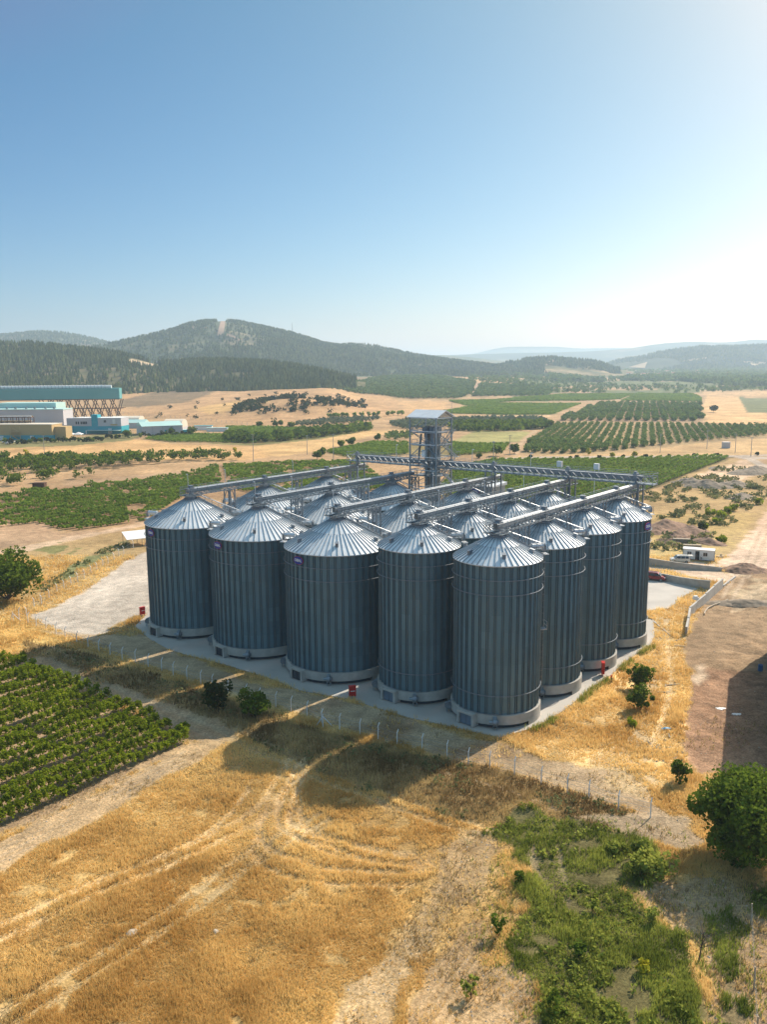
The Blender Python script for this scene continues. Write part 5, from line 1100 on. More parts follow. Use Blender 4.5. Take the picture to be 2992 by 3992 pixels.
m=(rng.random(len(x2))<np.clip(1+dz/4.5,0,1)**2*.8)&(fbm(x2+51,y2-3,1.8,3)>.47); x2,y2=x2[m],y2[m]; tag(quads('fringe_weeds',blades(np.stack([x2,y2,gh(x2,y2)-.03],1),.16+.4*rng.random(len(x2)),.08,.6,3),'weed'),'thinner weeds straggling out of the green patch into dry soil',None,None,'stuff')
m=(rng.random(len(x))<.09)&(fbm(x-20,y+5,2.8,3)>.5); clumps('leafy_weeds',P[m],.33,'weed',9,.55,.9,'leafy weed clumps standing in the green patch')
x,y=gsel(42000,lambda x,y,zi,tk:(zi!=WEED)&(zi!=EMB)&(y<110)&(fbm(x+3,y-8,5,3)>.56)); P=np.stack([x,y,gh(x,y)],1); B=blades(P,.32,.08,.7,3); tag(quads('stray_tufts',B,'dry_dark'),'stray withered tufts on tracks and bare soil',None,None,'stuff')
# green fringe along the apron edge on the right
pp=[gf(*p) for p in [(1990,2866),(2059,2848),(2122,2822),(2207,2768),(2291,2700),(2384,2635),(2456,2572),(2536,2518)]]; xs=[];ys_=[]
for a,b_ in zip(pp[:-1],pp[1:]):
    n=int(np.linalg.norm(b_-a)*16); f=rng.random(n)[:,None]; q=a+(b_-a)*f+rng.normal(size=(n,2))*.28+np.array([.35,-.3]); xs.append(q[:,0]); ys_.append(q[:,1])
x=np.concatenate(xs); y=np.concatenate(ys_); m=fbm(x,y,4,2)>.48; x,y=x[m],y[m]; tag(quads('edge_grass',blades(np.stack([x,y,gh(x,y)],1),.8,.09,.5,4),'weed'),'green tufts along the edge of the concrete apron',None,None,'stuff')
# stones on tracks and bare soil
x,y=gsel(20000,lambda x,y,zi,tk:((zi==names.index('dirt_track'))|(zi==names.index('ploughed_field'))|((zi==0)&~isgold(x,y)))&(y<150)); n=len(x); r=.03+.12*rng.random(n)**5; O=np.array([(1,0,0),(0,1,0),(-1,0,0),(0,-1,0),(0,0,.8)]); 
Vv=(O[None]*r[:,None,None]*(.7+.6*rng.random((n,5,1)))+np.stack([x,y,gh(x,y)-.01],1)[:,None]); T_=np.stack([Vv[:,[0,1,4]],Vv[:,[1,2,4]],Vv[:,[2,3,4]],Vv[:,[3,0,4]]],1).reshape(-1,3,3); tag(quads('scattered_stones',T_,'stone'),'small pale stones scattered over lane and bare soil',None,None,'stuff')
# ================================================================== FENCES
def fence(name,label,pts,h,mt,wires=3,bent=1,arm=(0,1),r=.075):
    root=empty(name,(pts[0][0],pts[0][1],gz(*pts[0]))); tag(root,label,'fence'); o0=np.array([pts[0][0],pts[0][1],gz(*pts[0])]); tops=[]
    for x,y in pts:
        z=gz(x,y); b=np.array([x,y,z])-o0; mb=MB(); mb.tube(b-[0,0,.3],b+[0,0,h],r,r*.85,n=6)
        t=b+np.array([0,0,h])
        if bent: e=t+np.array([arm[0]*.35,arm[1]*.35,.38]); mb.tube(t-[0,0,.04],e,r*.8,r*.7,n=6)
        mb.build('post',mt,root); tops.append(b)
    mb=MB()
    for a,b in zip(tops[:-1],tops[1:]):
        for k in range(wires): zz=np.array([0,0,h*(k+1)/(wires+.2)]); mb.bar(a+zz,b+zz,.018)
    mb.build('wire_strands','galv',root); return root
front=[gf(*p) for p in [(75,2412),(110,2430),(142,2440),(180,2450),(219,2472),(255,2488),(300,2508),(344,2525),(386,2540),(430,2555),(477,2572),(528,2580),(578,2599),(631,2615),(676,2632),(729,2648),(783,2666),(828,2682),(890,2700),(960,2722),(1012,2738),(1076,2754),(1136,2772),(1198,2791),(1255,2824),(1325,2842),(1404,2864),(1475,2880),(1549,2907),(1647,2925),(1744,2952),(1827,2982),(1910,2996),(2007,3019),(2111,3059),(2213,3092),(2297,3118),(2412,3161),(2537,3191)]]
fence('fence','wire fence with white bent-top posts along the bank in front of the silos',front,1.75,'white',arm=(.5,.8))
lf=[gf(*p) for p in [(104,2408),(134,2370),(162,2356),(192,2336),(223,2313),(250,2298),(277,2282),(303,2268),(329,2254),(355,2238),(378,2226),(402,2212),(422,2201),(445,2186),(464,2170),(483,2160),(520,2136)]]
fence('fence','wire fence with bent posts climbing along the left side of the gravel yard',lf,1.75,'white',arm=(-.9,.4))
for (x_,y_),l in ((( 52,2424),'white braced corner frame where the two fences meet'),((1260,2836),'three-legged white strut brace in the front fence')):
    x,y=gf(x_,y_); z=gz(x,y); o=empty('fence_brace',(x,y,z)); tag(o,l,'brace')
    for k,(a,b) in enumerate([((0,0,-.1),(0,0,1.9)),((0,0,1.6),(1.3,.5,-.1)),((0,0,1.6),(-1.0,.7,-.1))]): mb=MB(); mb.tube(a,b,.07,n=6); mb.build('strut','white',o)
ff=[gt(*p)[:2] for p in z6([(700,678),(800,688),(900,698),(1000,706),(1100,712),(1200,719),(1300,728),(1400,737),(1500,748),(1600,758),(1700,766)])]
fp=[]; 
for a,b in zip(ff[:-1],ff[1:]): fp+=[a+(b-a)*f for f in (0,.33,.66)]
fence('fence','long thin fence crossing the dry slope behind the works',fp,2.4,'concrete',2,0,r=.16)
dl=[gf(*p) for p in [(1360,1788),(1400,1787),(1440,1786),(1480,1786),(1520,1785),(1560,1785),(1600,1784),(1640,1784),(1680,1784),(1690,1772),(1640,1764),(1560,1762),(1480,1763),(1400,1765)]]
fence('fence','low rough wooden fence round the dusty lot beyond the left vineyard',dl,1.6,'wood',2,0,r=.09)
# ================================================================== small things by the silos
def cabinet(x,y,rz,h,label):
    z=gz(x,y) if not inpoly(np.array([x]),np.array([y]),apn)[0] else .1
    o=empty('hydrant_cabinet',(x,y,z),rz); tag(o,label,'cabinet'); w=.5
    mb=MB(); mb.box(-w,-.22,.3,w,.22,.3+h); mb.box(-w-.04,-.26,.3+h,w+.04,.26,.36+h); b=mb.build('case','red',o)
    mb=MB(); mb.box(-w+.06,-.25,.38,w-.06,-.222,.24+h); dd_=mb.build('door','red',o); mb=MB(); mb.box(-.32,-.262,.3+h*.5,.32,-.252,.3+h*.5+.11); mb.build('white_lettering','white',dd_)
    for sx_ in (-w+.08,w-.08): mb=MB(); mb.bar((sx_,0,0),(sx_,0,.32),.08); mb.build('leg','red',o)
x,y=gf(1375,2722); cabinet(x,y,R_(14),1.45,'red cabinet in the shade before the middle of the front silo rank')
x,y=gf(2351,2634); cabinet(x,y,R_(80),1.75,'sunlit red cabinet on the apron right of the silos')
x,y=gf(556,2400); cabinet(x,y,R_(40),1.4,'red cabinet at the left corner behind the leftmost silo fan')
x,y=gf(2384,2664); o=empty('hydrant',(x,y,gz(x,y))); tag(o,'thin dark red hydrant post beside the sunlit red cabinet','hydrant'); mb=MB(); mb.tube((0,0,0),(0,0,1.0),.07,n=8); mb.tube((0,0,.75),(.22,0,.75),.06,n=6); mb.build('standpipe','rust',o); mb=MB(); mb.tube((0,0,1.0),(0,0,1.3),.11,n=8); mb.build('cap','red',o)
# ================================================================== retaining walls, yard, cars
def wall(name,label,pts,h0,h1,t=.35,z=0.0,steps=False,zb=-.5):
    root=MB(); n=len(pts)-1
    for i in range(n):
        a,b=np.array(pts[i]),np.array(pts[i+1]); d=(b-a)/np.linalg.norm(b-a); nn=np.array([-d[1],d[0]])*t/2
        ha,hb=(h0+(h1-h0)*i/n,h0+(h1-h0)*(i+(0 if steps else 1))/n)
        v=[(*(a-nn),zb),(*(b-nn),zb),(*(b+nn),zb),(*(a+nn),zb),(*(a-nn),ha),(*(b-nn),hb),(*(b+nn),hb),(*(a+nn),ha)]
        root.add(v,[(0,3,2,1),(4,5,6,7),(0,1,5,4),(1,2,6,5),(2,3,7,6),(3,0,4,7)])
    return tag(root.build(name,'concrete'),label,'wall')
W1=[gf(2400,2192),gf(2528,2203),gf(2620,2214),gf(2700,2220),gf(2760,2223),gf(2817,2226)]
wall('retaining_wall','upper concrete wall along the ramp below the white cabin',W1,2.0,.85)
W2=[gf(2400,2246),gf(2528,2250),gf(2590,2262),gf(2650,2278),gf(2720,2292),gf(2768,2300)]
wall('retaining_wall','lower concrete wall behind the red minivan ending at the stepped wall',W2,1.0,2.1)
W3=[gf(*p) for p in [(2817,2292),(2784,2320),(2752,2350),(2718,2378),(2690,2402),(2684,2440),(2676,2478)]]
wall('retaining_wall','stepped white concrete wall running toward the camera beside the brown site',W3,2.1,1.5,steps=True)
wall('kerb_wall','low concrete kerb continuing the stepped wall up to the dirt road',[gf(2820,2288),gf(2845,2268),gf(2868,2250)],.4,.3)
x,y=gf(2712,2372); mb=MB(); mb.box(-.5,-.35,0,.5,.35,.45); mb.box(-.4,-.25,.45,.3,.3,.7); o=mb.build('concrete_block','white',loc=(x,y,1.85),rot=.3); tag(o,'pale block lying on top of the stepped wall','block')
def car(label,x,y,rz,paint,kind='van',open_tail=False,z=.06):
    o=empty('minivan',(x,y,z),rz); tag(o,label,'minivan')
    L,Wd=4.4,1.8; prof=[(-2.2,.35),(-2.2,.95),(-2.12,1.2),(-1.95,1.72),(-1.75,1.82),(.35,1.82),(.75,1.72),(1.35,1.12),(1.95,.98),(2.18,.8),(2.2,.35)]
    mb=MB(); n=len(prof); sec=[(-.9,1.),(-.86,1.),(0,1.),(.86,1.),(.9,1.)]
    def wid(z_): return .9 if z_<1.0 else .9-.19*(z_-1.0)/.8
    v=[];
    for s in (-1,1):
        for px,pz in prof: v.append((px,s*wid(pz),pz))
    f=[tuple(range(n)),tuple(range(2*n-1,n-1,-1))]+[(i,n+i,n+(i+1)%n,(i+1)%n) for i in range(n)]
    mb.add(v,f); body=mb.build('body',paint,o)
    bv=body.modifiers.new('bevel','BEVEL'); bv.width=.07; bv.segments=2; bv.limit_method='ANGLE'
    for s in (-1,1):
        for a,b in ((-1.85,-1.1),(-1.0,-.1),(0,.85)):
            mb=MB(); zt=1.66; p=[(a,1.12),(b if b<.8 else 1.25,1.12),(b if b<.8 else .72,zt),(a,zt)]
            vv=[(px,s*(wid(pz)+.005),pz) for px,pz in p]+[(px,s*(wid(pz)+.02),pz) for px,pz in p]; mb.add(vv,[(0,1,2,3),(7,6,5,4),(0,4,5,1),(1,5,6,2),(2,6,7,3),(3,7,4,0)]); mb.build('side_window','glass',o)
        for wx in (-1.35,1.38):
            mb=MB(); mb.tube((wx,s*.68,.32),(wx,s*.93,.32),.33,n=18); w_=mb.build('wheel','black',o,True); mb=MB(); mb.tube((wx,s*.93,.32),(wx,s*.95,.32),.2,n=12); mb.build('hubcap','galv',w_)
        mb=MB(); mb.box(1.95,s*.6-.18,.72,2.21,s*.6+.18,.9); mb.build('headlight','white',o)
        mb=MB(); mb.box(-2.23,s*.8-.08,.9,-2.19,s*.8+.08,1.4); mb.build('tail_light','red',o)
        mb=MB(); mb.box(.75,s*.98-.08,1.05,.9,s*.98+.08,1.22); mb.build('mirror',paint,o)
        mb=MB(); mb.bar((-1.7,s*.62,1.88),(.3,s*.62,1.88),.05); mb.build('roof_rail','galv_dark',o)
    mb=MB(); q=[(.79,-.70,1.70),(.79,.70,1.70),(1.33,.80,1.16),(1.33,-.80,1.16)]; mb.add(q+[(a+.025,b,c+.02) for a,b,c in q],[(0,1,2,3),(7,6,5,4),(0,4,5,1),(1,5,6,2),(2,6,7,3),(3,7,4,0)]); mb.build('windscreen','glass',o)
    mb=MB(); mb.box(2.15,-.85,.3,2.27,.85,.55); mb.build('front_bumper','galv_dark' if paint=='car_white' else paint,o)
    mb=MB()
    if open_tail: mb.box(-2.9,-.75,1.75,-1.95,.75,1.82)
    else: mb.box(-2.225,-.72,.6,-2.2,.72,1.6)
    mb.build('tailgate',paint,o); return o
x,y=gf(2556,2262); car('dark red minivan parked on the concrete yard beside the far silo',x,y,R_(-28),'car_red')
x,y=gf(2652,2192); car('cream minivan with raised tailgate parked by the white cabin',x,y,R_(172),'car_white',open_tail=True,z=0)
# cabin
a=gf(2663,2180); b=gf(2785,2190); dcb=b-a; L=np.linalg.norm(dcb); o=empty('site_cabin',(a[0],a[1],0),math.atan2(dcb[1],dcb[0])); tag(o,'white prefabricated site cabin with dark trim and open door','cabin')
hh=2.6; mb=MB(); mb.box(0,0,.12,L,2.6,hh); mb.build('wall','white',o)
mb=MB(); mb.prism([(-.08,-.1),(L+.08,-.1),(L+.08,2.7),(-.08,2.7)],hh,hh+.12); mb.add([(-.08,-.1,hh+.12),(L+.08,-.1,hh+.12),(L+.08,1.3,hh+.42),(-.08,1.3,hh+.42),(L+.08,2.7,hh+.12),(-.08,2.7,hh+.12)],[(0,1,2,3),(3,2,4,5),(1,4,2),(0,3,5)]); mb.build('roof','white',o)
mb=MB(); 
for xx in (0,L): 
    mb.bar((xx,-.02,.1),(xx,-.02,hh),.09)
mb.bar((0,-.02,.15),(L,-.02,.15),.12); mb.bar((L+.02,0,.15),(L+.02,2.6,.15),.12); mb.bar((L+.02,2.6,.1),(L+.02,2.6,hh),.09); mb.build('trim','dark_paint',o)
mb=MB(); mb.box(L*.40,-.035,.2,L*.53,-.01,2.3); mb.build('doorway','black',o); mb=MB(); mb.box(L*.54,-.08,.2,L*.65,-.04,2.25); mb.build('open_door','white',o)  # black panel paints the unlit interior of the open doorway
for fx in (.17,.24,.68,.75): mb=MB(); mb.box(L*fx-.28,-.05,1.15,L*fx+.28,-.02,2.1); w_=mb.build('window','white',o); mb=MB(); mb.box(L*fx-.22,-.07,1.2,L*fx+.22,-.052,2.05); mb.build('pane','glass',w_)
def person(label,x,y,z,rz,top,legs,h=1.75):
    """one continuous skinned body: pelvis root, spine, head, two arms, two legs"""
    s=h/1.75; J=dict(pel=(0,0,.95),sp=(0,0,1.2),ch=(0,.01,1.38),nk=(0,.01,1.5),hd=(0,.02,1.66),ls=(.19,0,1.42),le=(.24,-.02,1.14),lh=(.22,.14,.92),rs=(-.19,0,1.42),re=(-.24,0,1.14),rh=(-.12,.18,1.2),lp=(.1,0,.9),lk=(.11,.03,.5),la=(.12,0,.08),lt=(.13,.13,.04),rp=(-.1,0,.9),rk=(-.12,.02,.5),ra=(-.13,-.02,.08),rt=(-.14,.11,.04))
    R=dict(pel=.15,sp=.13,ch=.15,nk=.06,hd=.105,ls=.06,le=.045,lh=.035,rs=.06,re=.045,rh=.035,lp=.09,lk=.06,la=.04,lt=.04,rp=.09,rk=.06,ra=.04,rt=.04)
    ks=list(J); E_=[('pel','sp'),('sp','ch'),('ch','nk'),('nk','hd'),('ch','ls'),('ls','le'),('le','lh'),('ch','rs'),('rs','re'),('re','rh'),('pel','lp'),('lp','lk'),('lk','la'),('la','lt'),('pel','rp'),('rp','rk'),('rk','ra'),('ra','rt')]
    me=bpy.data.meshes.new('person'); me.from_pydata([tuple(c*s for c in J[k]) for k in ks],[(ks.index(a),ks.index(b)) for a,b in E_],[]); o=bpy.data.objects.new('person',me); col.objects.link(o)
    md=o.modifiers.new('skin','SKIN'); 
    for i,k in enumerate(ks): me.skin_vertices[0].data[i].radius=(R[k]*s,R[k]*s*.85); me.skin_vertices[0].data[i].use_root=(i==0)
    sb=o.modifiers.new('sub','SUBSURF'); sb.levels=sb.render_levels=1
    bpy.context.view_layer.update(); m2=bpy.data.meshes.new_from_object(o.evaluated_get(bpy.context.evaluated_depsgraph_get())); o.modifiers.clear(); o.data=m2
    for m_ in (M['skin'],M[top],M[legs],M['hair']): m2.materials.append(m_)
    for p in m2.polygons:
        c=p.center; zz=c.z/s; p.material_index=3 if (zz>1.69 or (zz>1.62 and c.y<.0)) else 1 if (1.0<zz<1.5 and (abs(c.x)<.23*s) and not (zz<1.2 and abs(c.x)>.2*s)) else 2 if (.48<zz<=1.0 and abs(c.x)<.2*s) else 0
    o.location=(x,y,z); o.rotation_euler[2]=rz; tag(o,label,'person'); return o
u_=dcb/L; nrm=np.array([u_[1],-u_[0]]); p=a+u_*L*.60+nrm*.7; person('person in white shirt and dark shorts standing before the cabin door',p[0],p[1],0,R_(170),'cloth_white','cloth_dark')
p=a+u_*L*.45+nrm*.45; person('person in dark clothes standing in the open cabin doorway',p[0],p[1],0,R_(200),'cloth_dark','cloth_dark',1.7)
for (x_,y_,lab) in ((2658,2118,'bleached timber stack behind the cabin, leftmost of the two'),(2700,2142,'long boards stacked behind the cabin roof')):
    x,y=gf(x_,y_); mb=MB(); 
    for k in range(4): mb.box(-2.2,-.7+k*.02,.1+k*.32,2.2,.7-k*.05,.34+k*.32)
    o=mb.build('timber_stack','wood',loc=(x,y,0),rot=R_(-12)); tag(o,lab,'timber')
x,y=gf(2810,2172); mb=MB(); mb.box(-.9,-.5,0,.9,.5,.35); mb.tube((.2,0,.35),(.2,0,.8),.25,.18,n=10); o=mb.build('building_sacks','stone',loc=(x,y,0),rot=.5); tag(o,'pale sacks and bucket heaped at the right end of the cabin','sacks')
x,y=gf(2650,2268); mb=MB(); rr=np.random.RandomState(4)
def rock(name,label,cat,x,y,z,r,mt,sq=.7,seed=1,n=3):
    import bmesh
    bm=bmesh.new(); bmesh.ops.create_icosphere(bm,subdivisions=n,radius=1); q=np.random.RandomState(seed)
    for v in bm.verts:
        c=v.co; f=1+.35*(float(vnoise(np.array([c.x*3+seed*7]),np.array([c.y*3+c.z*5]),1.))-.5)+.18*(float(vnoise(np.array([c.x*9+seed]),np.array([c.y*9-c.z*8]),1.))-.5); v.co=Vector((c.x*r*f,c.y*r*f,max(-.15,c.z)*r*sq*f))
    me=bpy.data.meshes.new(name); bm.to_mesh(me); bm.free(); me.materials.append(M[mt]); o=bpy.data.objects.new(name,me); col.objects.link(o); o.location=(x,y,z); return tag(o,label,cat)
rock('hay_bale','tattered brown bale of straw on the concrete yard by the wall','bale',x,y,.06,.85,'wood',1.1,3)
def heap(label,x,y,rx,ry,h,rz,mt,seed,rough=.22,n=46):
    t=np.linspace(-1,1,n); X_,Y_=np.meshgrid(t,t); r=np.sqrt(X_**2+Y_**2); zz=np.clip(1-r**1.25,0,1)**1.1; nz=fbm(X_*rx+seed*31,Y_*ry+seed*17,max(rx,ry)*.35,4)-.5
    Z_=h*zz*(1+rough*4*nz)+ (fbm(X_*rx+seed,Y_*ry,.7,2)-.5)*.35*(zz>0.02)-.06-.3*(zz<=0); V=np.stack([X_*rx,Y_*ry,Z_],2).reshape(-1,3); i=np.arange(n*n).reshape(n,n)
    mb=MB(); mb.add(V,np.stack([i[:-1,:-1],i[:-1,1:],i[1:,1:],i[1:,:-1]],-1).reshape(-1,4).tolist()); o=mb.build('soil_heap',mt,None,True,(x,y,gz(x,y)),rz); return tag(o,label,'soil heap')
hp=[((1610,1232),6.2,4.2,2.4,'soil_red','round brown soil heap at the edge of the dirt road near the walls'),((1412,1150),7,4,2.2,'soil_red','reddish heap closest to the far silo'),((1440,1138),9,5,2.8,'soil_red','long reddish heap behind the closest one'),((1470,1160),8,4.5,2.4,'soil_red','lumpy reddish heap in the middle of the spoil row'),((1500,1150),8,5,2.6,'soil_red','reddish heap behind the cabin, with a small tree on it'),((1450,1172),6,3,1.5,'soil_red','low reddish heap in front of the spoil row'),((1530,1172),6,3.5,1.8,'soil_red','small reddish heap right of the cabin roof'),
    ((1400+95,1044),9,6,3,'soil_grey','grey spoil heap nearest the vineyard corner'),((1530,1052),10,6,3.4,'soil_grey','steep grey spoil heap in the middle by the turning place'),((1585,1050),9,6,2.8,'soil_grey','grey spoil heap right of the turning place'),((1630,1022),14,8,4,'soil_grey','long grey bank beside the pale turning place'),((1600,1075),8,5,2,'soil_grey','low grey heap below the turning place'),((1545,1012),6,3,1.5,'soil_grey','low heap behind the turning place')]
for k,((u,v),rx,ry,h,mt_,lab) in enumerate(hp): x,y=tp(u,v); heap(lab,x,y,rx,ry,h*.8,R_(20*k),mt_,k+1)
x,y=tp(1625,1305); heap('dark ragged bank of dug earth crossing the brown site',x,y,11,2.2,1.0,R_(-6),'soil_grey',30)
tree('small_tree','small tree growing on the reddish soil heap behind the cabin','tree',*tp(1518,1150),2.2,4.2,'tree_dark',300,.45,.1,9)
# hose, barrel, debris
mb=MB(); pts=[gf(2748,2398),gf(2750,2388),gf(2762,2373),gf(2790,2362),(gf(2815,2352)),gf(2840,2344)]; mb.path([(p[0],p[1],gz(p[0],p[1])+.25) for p in pts],.13,8); tag(mb.build('plastic_pipe','stone'),'pale curved plastic pipe lying on the brown site','pipe')
x,y=gf(2966,2612); o=empty('barrel',(x,y,gz(x,y))); tag(o,'blue barrel standing against the building at the right edge','barrel'); mb=MB(); mb.lathe([(0,0),(.36,0),(.36,.3),(.38,.31),(.38,.34),(.36,.35),(.36,.62),(.38,.63),(.38,.66),(.36,.67),(.36,1.0),(.3,1.02),(.3,.95),(0,.94)],20); mb.build('drum','blue_plastic',o,True)
x,y=gf(2600,2843); mb=MB(); mb.add([(-.7,-.15,.05),(0,-.3,.16),(.7,-.1,.04),(.75,.12,.1),(.1,.25,.2),(-.6,.2,.08),(-.2,0,.28),(.35,0,.22)],[(0,1,6),(1,7,6),(1,2,7),(2,3,7),(3,4,7),(4,6,7),(4,5,6),(5,0,6)]); tag(mb.build('plastic_sheet','cyan_sheet',loc=(x,y,gz(x,y))),'crumpled blue plastic sheet on the dry grass','sheet')
for k,(x_,y_,l,rz,lab) in enumerate([(2620,2668,2.6,10,'weathered plank lying across the grass, upper one'),(2590,2700,1.8,0,'weathered plank lying left of the brown bank, lower one'),(2596,2672,1.3,70,'short plank standing askew beside the longer one'),(2610,2870,1.2,80,'pale plank near the blue sheet'),(2640,2498,2.0,30,'broken board in the rubble below the stepped wall'),(2652,2520,1.7,-20,'second broken board in the rubble below the stepped wall'),(2372,2905,1.8,25,'bleached branch on the golden grass right of the corner silo')]):
    x,y=gf(x_,y_); mb=MB(); mb.box(-l/2,-.09,.02,l/2,.09,.1); tag(mb.build('plank','wood',loc=(x,y,gz(x,y)+.05),rot=R_(rz)),lab,'plank')
for k,(u,v,r,lab) in enumerate([(288,1782-140,0,''),(285,2016-0,.55,'flat pale boulder in the lower left of the dry field'),(466,2012,.3,'small round stone in the dry field below the middle'),(414,2052,.25,'small pale stone lower left in the dry field')]):
    if r: x,y=tp(u*1.0,v*1.0); rock('boulder',lab,'stone',x,y,gz(x,y)-.05,r,'stone',.6,k,2)
x,y=tp(1418,1628); q=np.random.RandomState(8); mb=MB()
for k in range(60): p=q.normal(size=2)*[1.3,1.6]; r=.1+.2*q.rand(); z=gz(x+p[0],y+p[1]); mb.add((np.array([(1,0,0),(0,1,0),(-1,0,0),(0,-1,0),(0,0,.8)])*r*(.6+.8*q.rand(5,1)))+[p[0],p[1],z],[(0,1,4),(1,2,4),(2,3,4),(3,0,4)])
tag(mb.build('rubble','stone',loc=(x,y,0)),'strip of broken stone rubble at the edge of the reddish ground',None,None,'stuff')
for k,((u,v),c) in enumerate([((1560,1528),0),((1592,1540),0)]):
    x,y=tp(u,v); q=np.random.RandomState(k); mb=MB(); t=np.linspace(0,2*PI,18,endpoint=False); r=(.5+.6*q.rand(18)); mb.prism([(.8*r[i]*math.cos(t[i]),.5*r[i]*math.sin(t[i])) for i in range(18)],-.1,.02); tag(mb.build('lime_patch','white',loc=(x,y,gz(x,y)+.03)),kind='structure')
# vine posts lower right
vp=[gf(2928,3605),gf(2940,3860),gf(2950,4060)]
o=empty('trellis',(vp[0][0],vp[0][1],0)); tag(o,'two grey trellis posts with wires at the lower right edge','trellis')
for x,y in vp: mb=MB(); mb.tube((x-vp[0][0],y-vp[0][1],-.1),(x-vp[0][0],y-vp[0][1],2.0),.06,n=8); mb.build('post','wood',o)
mb=MB()
for zz in (1.1,1.75): mb.path([(x-vp[0][0],y-vp[0][1],zz) for x,y in vp],.008,4)
mb.build('wire_strands','galv',o)
vine_rows(np.array([gf(2905,3640),gf(2950,3640),gf(2990,4200),(gf(2920,4200))]),0,9,1.2,.9,'weed','low leafy growth under the trellis wires',None,indiv=False,cover=1.6)
# building at the right edge; its left wall just enters the picture
A_=np.array([63.3,131.5]); dw=np.array([-.410,-.912]); ang=math.atan2(dw[1],dw[0]); o=empty('concrete_hall',(A_[0],A_[1],0),ang); tag(o,'tall pale concrete hall at the right edge casting a big shadow','building')
mb=MB(); mb.box(0,0,-.5,44,20,11.7); mb.build('wall','concrete',o)
mb=MB()
for k in range(1,11): mb.box(k*4-.04,-.02,0,k*4+.04,0.0,11.7)
mb.build('panel_joints','dark_paint',o); mb=MB(); mb.box(-.15,-.15,11.7,44.15,20.15,11.95); mb.build('roof_edge','white',o)
# ================================================================== utility poles
def upole(u,v,top,label,lamp=False,group=None):
    x,y=tp(u,v); z=gz(x,y); d=math.hypot(x,y); h=(v-top)/1795*y*1.03; o=empty('utility_pole',(x,y,z)); tag(o,label,'pole'); mb=MB(); mb.tube((0,0,-.2),(0,0,h),.2,.13,n=8); mb.build('shaft','concrete',o)
    mb=MB()
    if lamp:
        mb.tube((0,0,h),(0,0,h+.3),.5,.5,n=12)
        for a in range(6): mb.box(math.cos(a)*.6-.2,math.sin(a)*.6-.2,h-.3,math.cos(a)*.6+.2,math.sin(a)*.6+.2,h)
        mb.build('lamp_head','galv',o)
    else: mb.bar((-1.1,0,h-.3),(1.1,0,h-.3),.16); mb.bar((-.8,0,h-1.1),(.8,0,h-1.1),.14); mb.build('crossarm','galv_dark',o)
for u,v,t,l in [(97,994,942,'concrete utility pole by the yellow shrub at far left'),(548,997,939,'concrete utility pole right of the walnut rows'),(664,982,941,'utility pole above the dusty lot'),(721,999,939,'tallest utility pole left of the elevator tower'),(1294,958,918,'thin pole standing inside the fanned orchard'),(1427,978,938,'pole at the front edge of the orchard left of the white box'),(1528,970,930,'pole behind the white box by the orchard'),(1589,978,938,'wooden pole right of the white transformer box'),(1623,986,945,'rightmost pole where the roads meet'),(1102,984,941,'pole beside the dark tree by the asphalt turning')]: upole(u,v,t,l)
upole(1066.5,1000,956,'tall lamp mast with round head by the asphalt turning',True)
p=at_depth(632,722,2850); o=empty('radio_mast',(p[0],p[1],p[2]-8)); tag(o,'thin radio mast on the mountain shoulder','mast'); mb=MB(); mb.tube((0,0,0),(0,0,44),1.0,.6,n=6); mb.build('shaft','galv_dark',o)
x,y=tp(1569,968); o=empty('transformer_box',(x,y,0)); tag(o,'white transformer box on the verge below the fanned orchard','transformer box'); mb=MB(); mb.box(-2,-1.3,0,2,1.3,3.4); mb.build('case','cladding_grey',o); mb=MB(); mb.box(-2.1,-1.4,3.4,2.1,1.4,3.6); mb.build('lid','white',o)
x,y=tp(86,1055); mb=MB(); mb.box(-2.4,-1.3,0,2.4,1.3,2.2); mb.box(-2.5,-1.4,2.2,2.5,1.4,2.35); tag(mb.build('farm_shed','rust',loc=(x,y,0)),'small rusty red shed between walnut rows and vineyard','shed')
# shelter behind the left silo
x,y=gf(545,2122); o=empty('lean_to',(x,y,0),R_(30)); tag(o,'open lean-to with white sheet roof behind the leftmost silo','shelter'); mb=MB(); mb.add([(-4,-3,2.1),(4,-3,2.1),(4,3,3.3),(-4,3,3.3),(-4,-3,2.2),(4,-3,2.2),(4,3,3.4),(-4,3,3.4)],[(0,3,2,1),(4,5,6,7),(0,1,5,4),(1,2,6,5),(2,3,7,6),(3,0,4,7)]); mb.build('sheet_roof','white',o)
for px in (-3.8,0,3.8):
    for py,hh_ in ((-2.8,2.1),(2.8,3.3)): mb=MB(); mb.bar((px,py,0),(px,py,hh_),.12); mb.build('post','wood',o)
# ================================================================== THE WORKS AT FAR LEFT
def wk(X): return X*.2841
def wv(Y): return 803.5+Y*.2841
def facade(name,label,ul,ur,vb,dl=None,dr=None,cat='building'):
    """thing whose local X runs along the facade from survey point ul to ur, Y away from the camera"""
    a=g(ul,vb) if dl is None else at_depth(ul,vb,dl)[:2]; b=g(ur,vb) if dr is None else at_depth(ur,vb,dr)[:2]; d=b-a; o=empty(name,(a[0],a[1],0),math.atan2(d[1],d[0])); tag(o,label,cat); return o,np.linalg.norm(d)
def bbox(name,m,o,*c): mb=MB(); mb.box(*c); return mb.build(name,m,o)
def wins(o,L,xs,z0_,z1_,w,m='glass',fr='cladding_grey'):
    for x in xs: f=bbox('window',fr,o,x-w/2-.15,-.1,z0_-.15,x+w/2+.15,-.02,z1_+.15); bbox('pane',m,f,x-w/2,-.16,z0_,x+w/2,-.105,z1_)
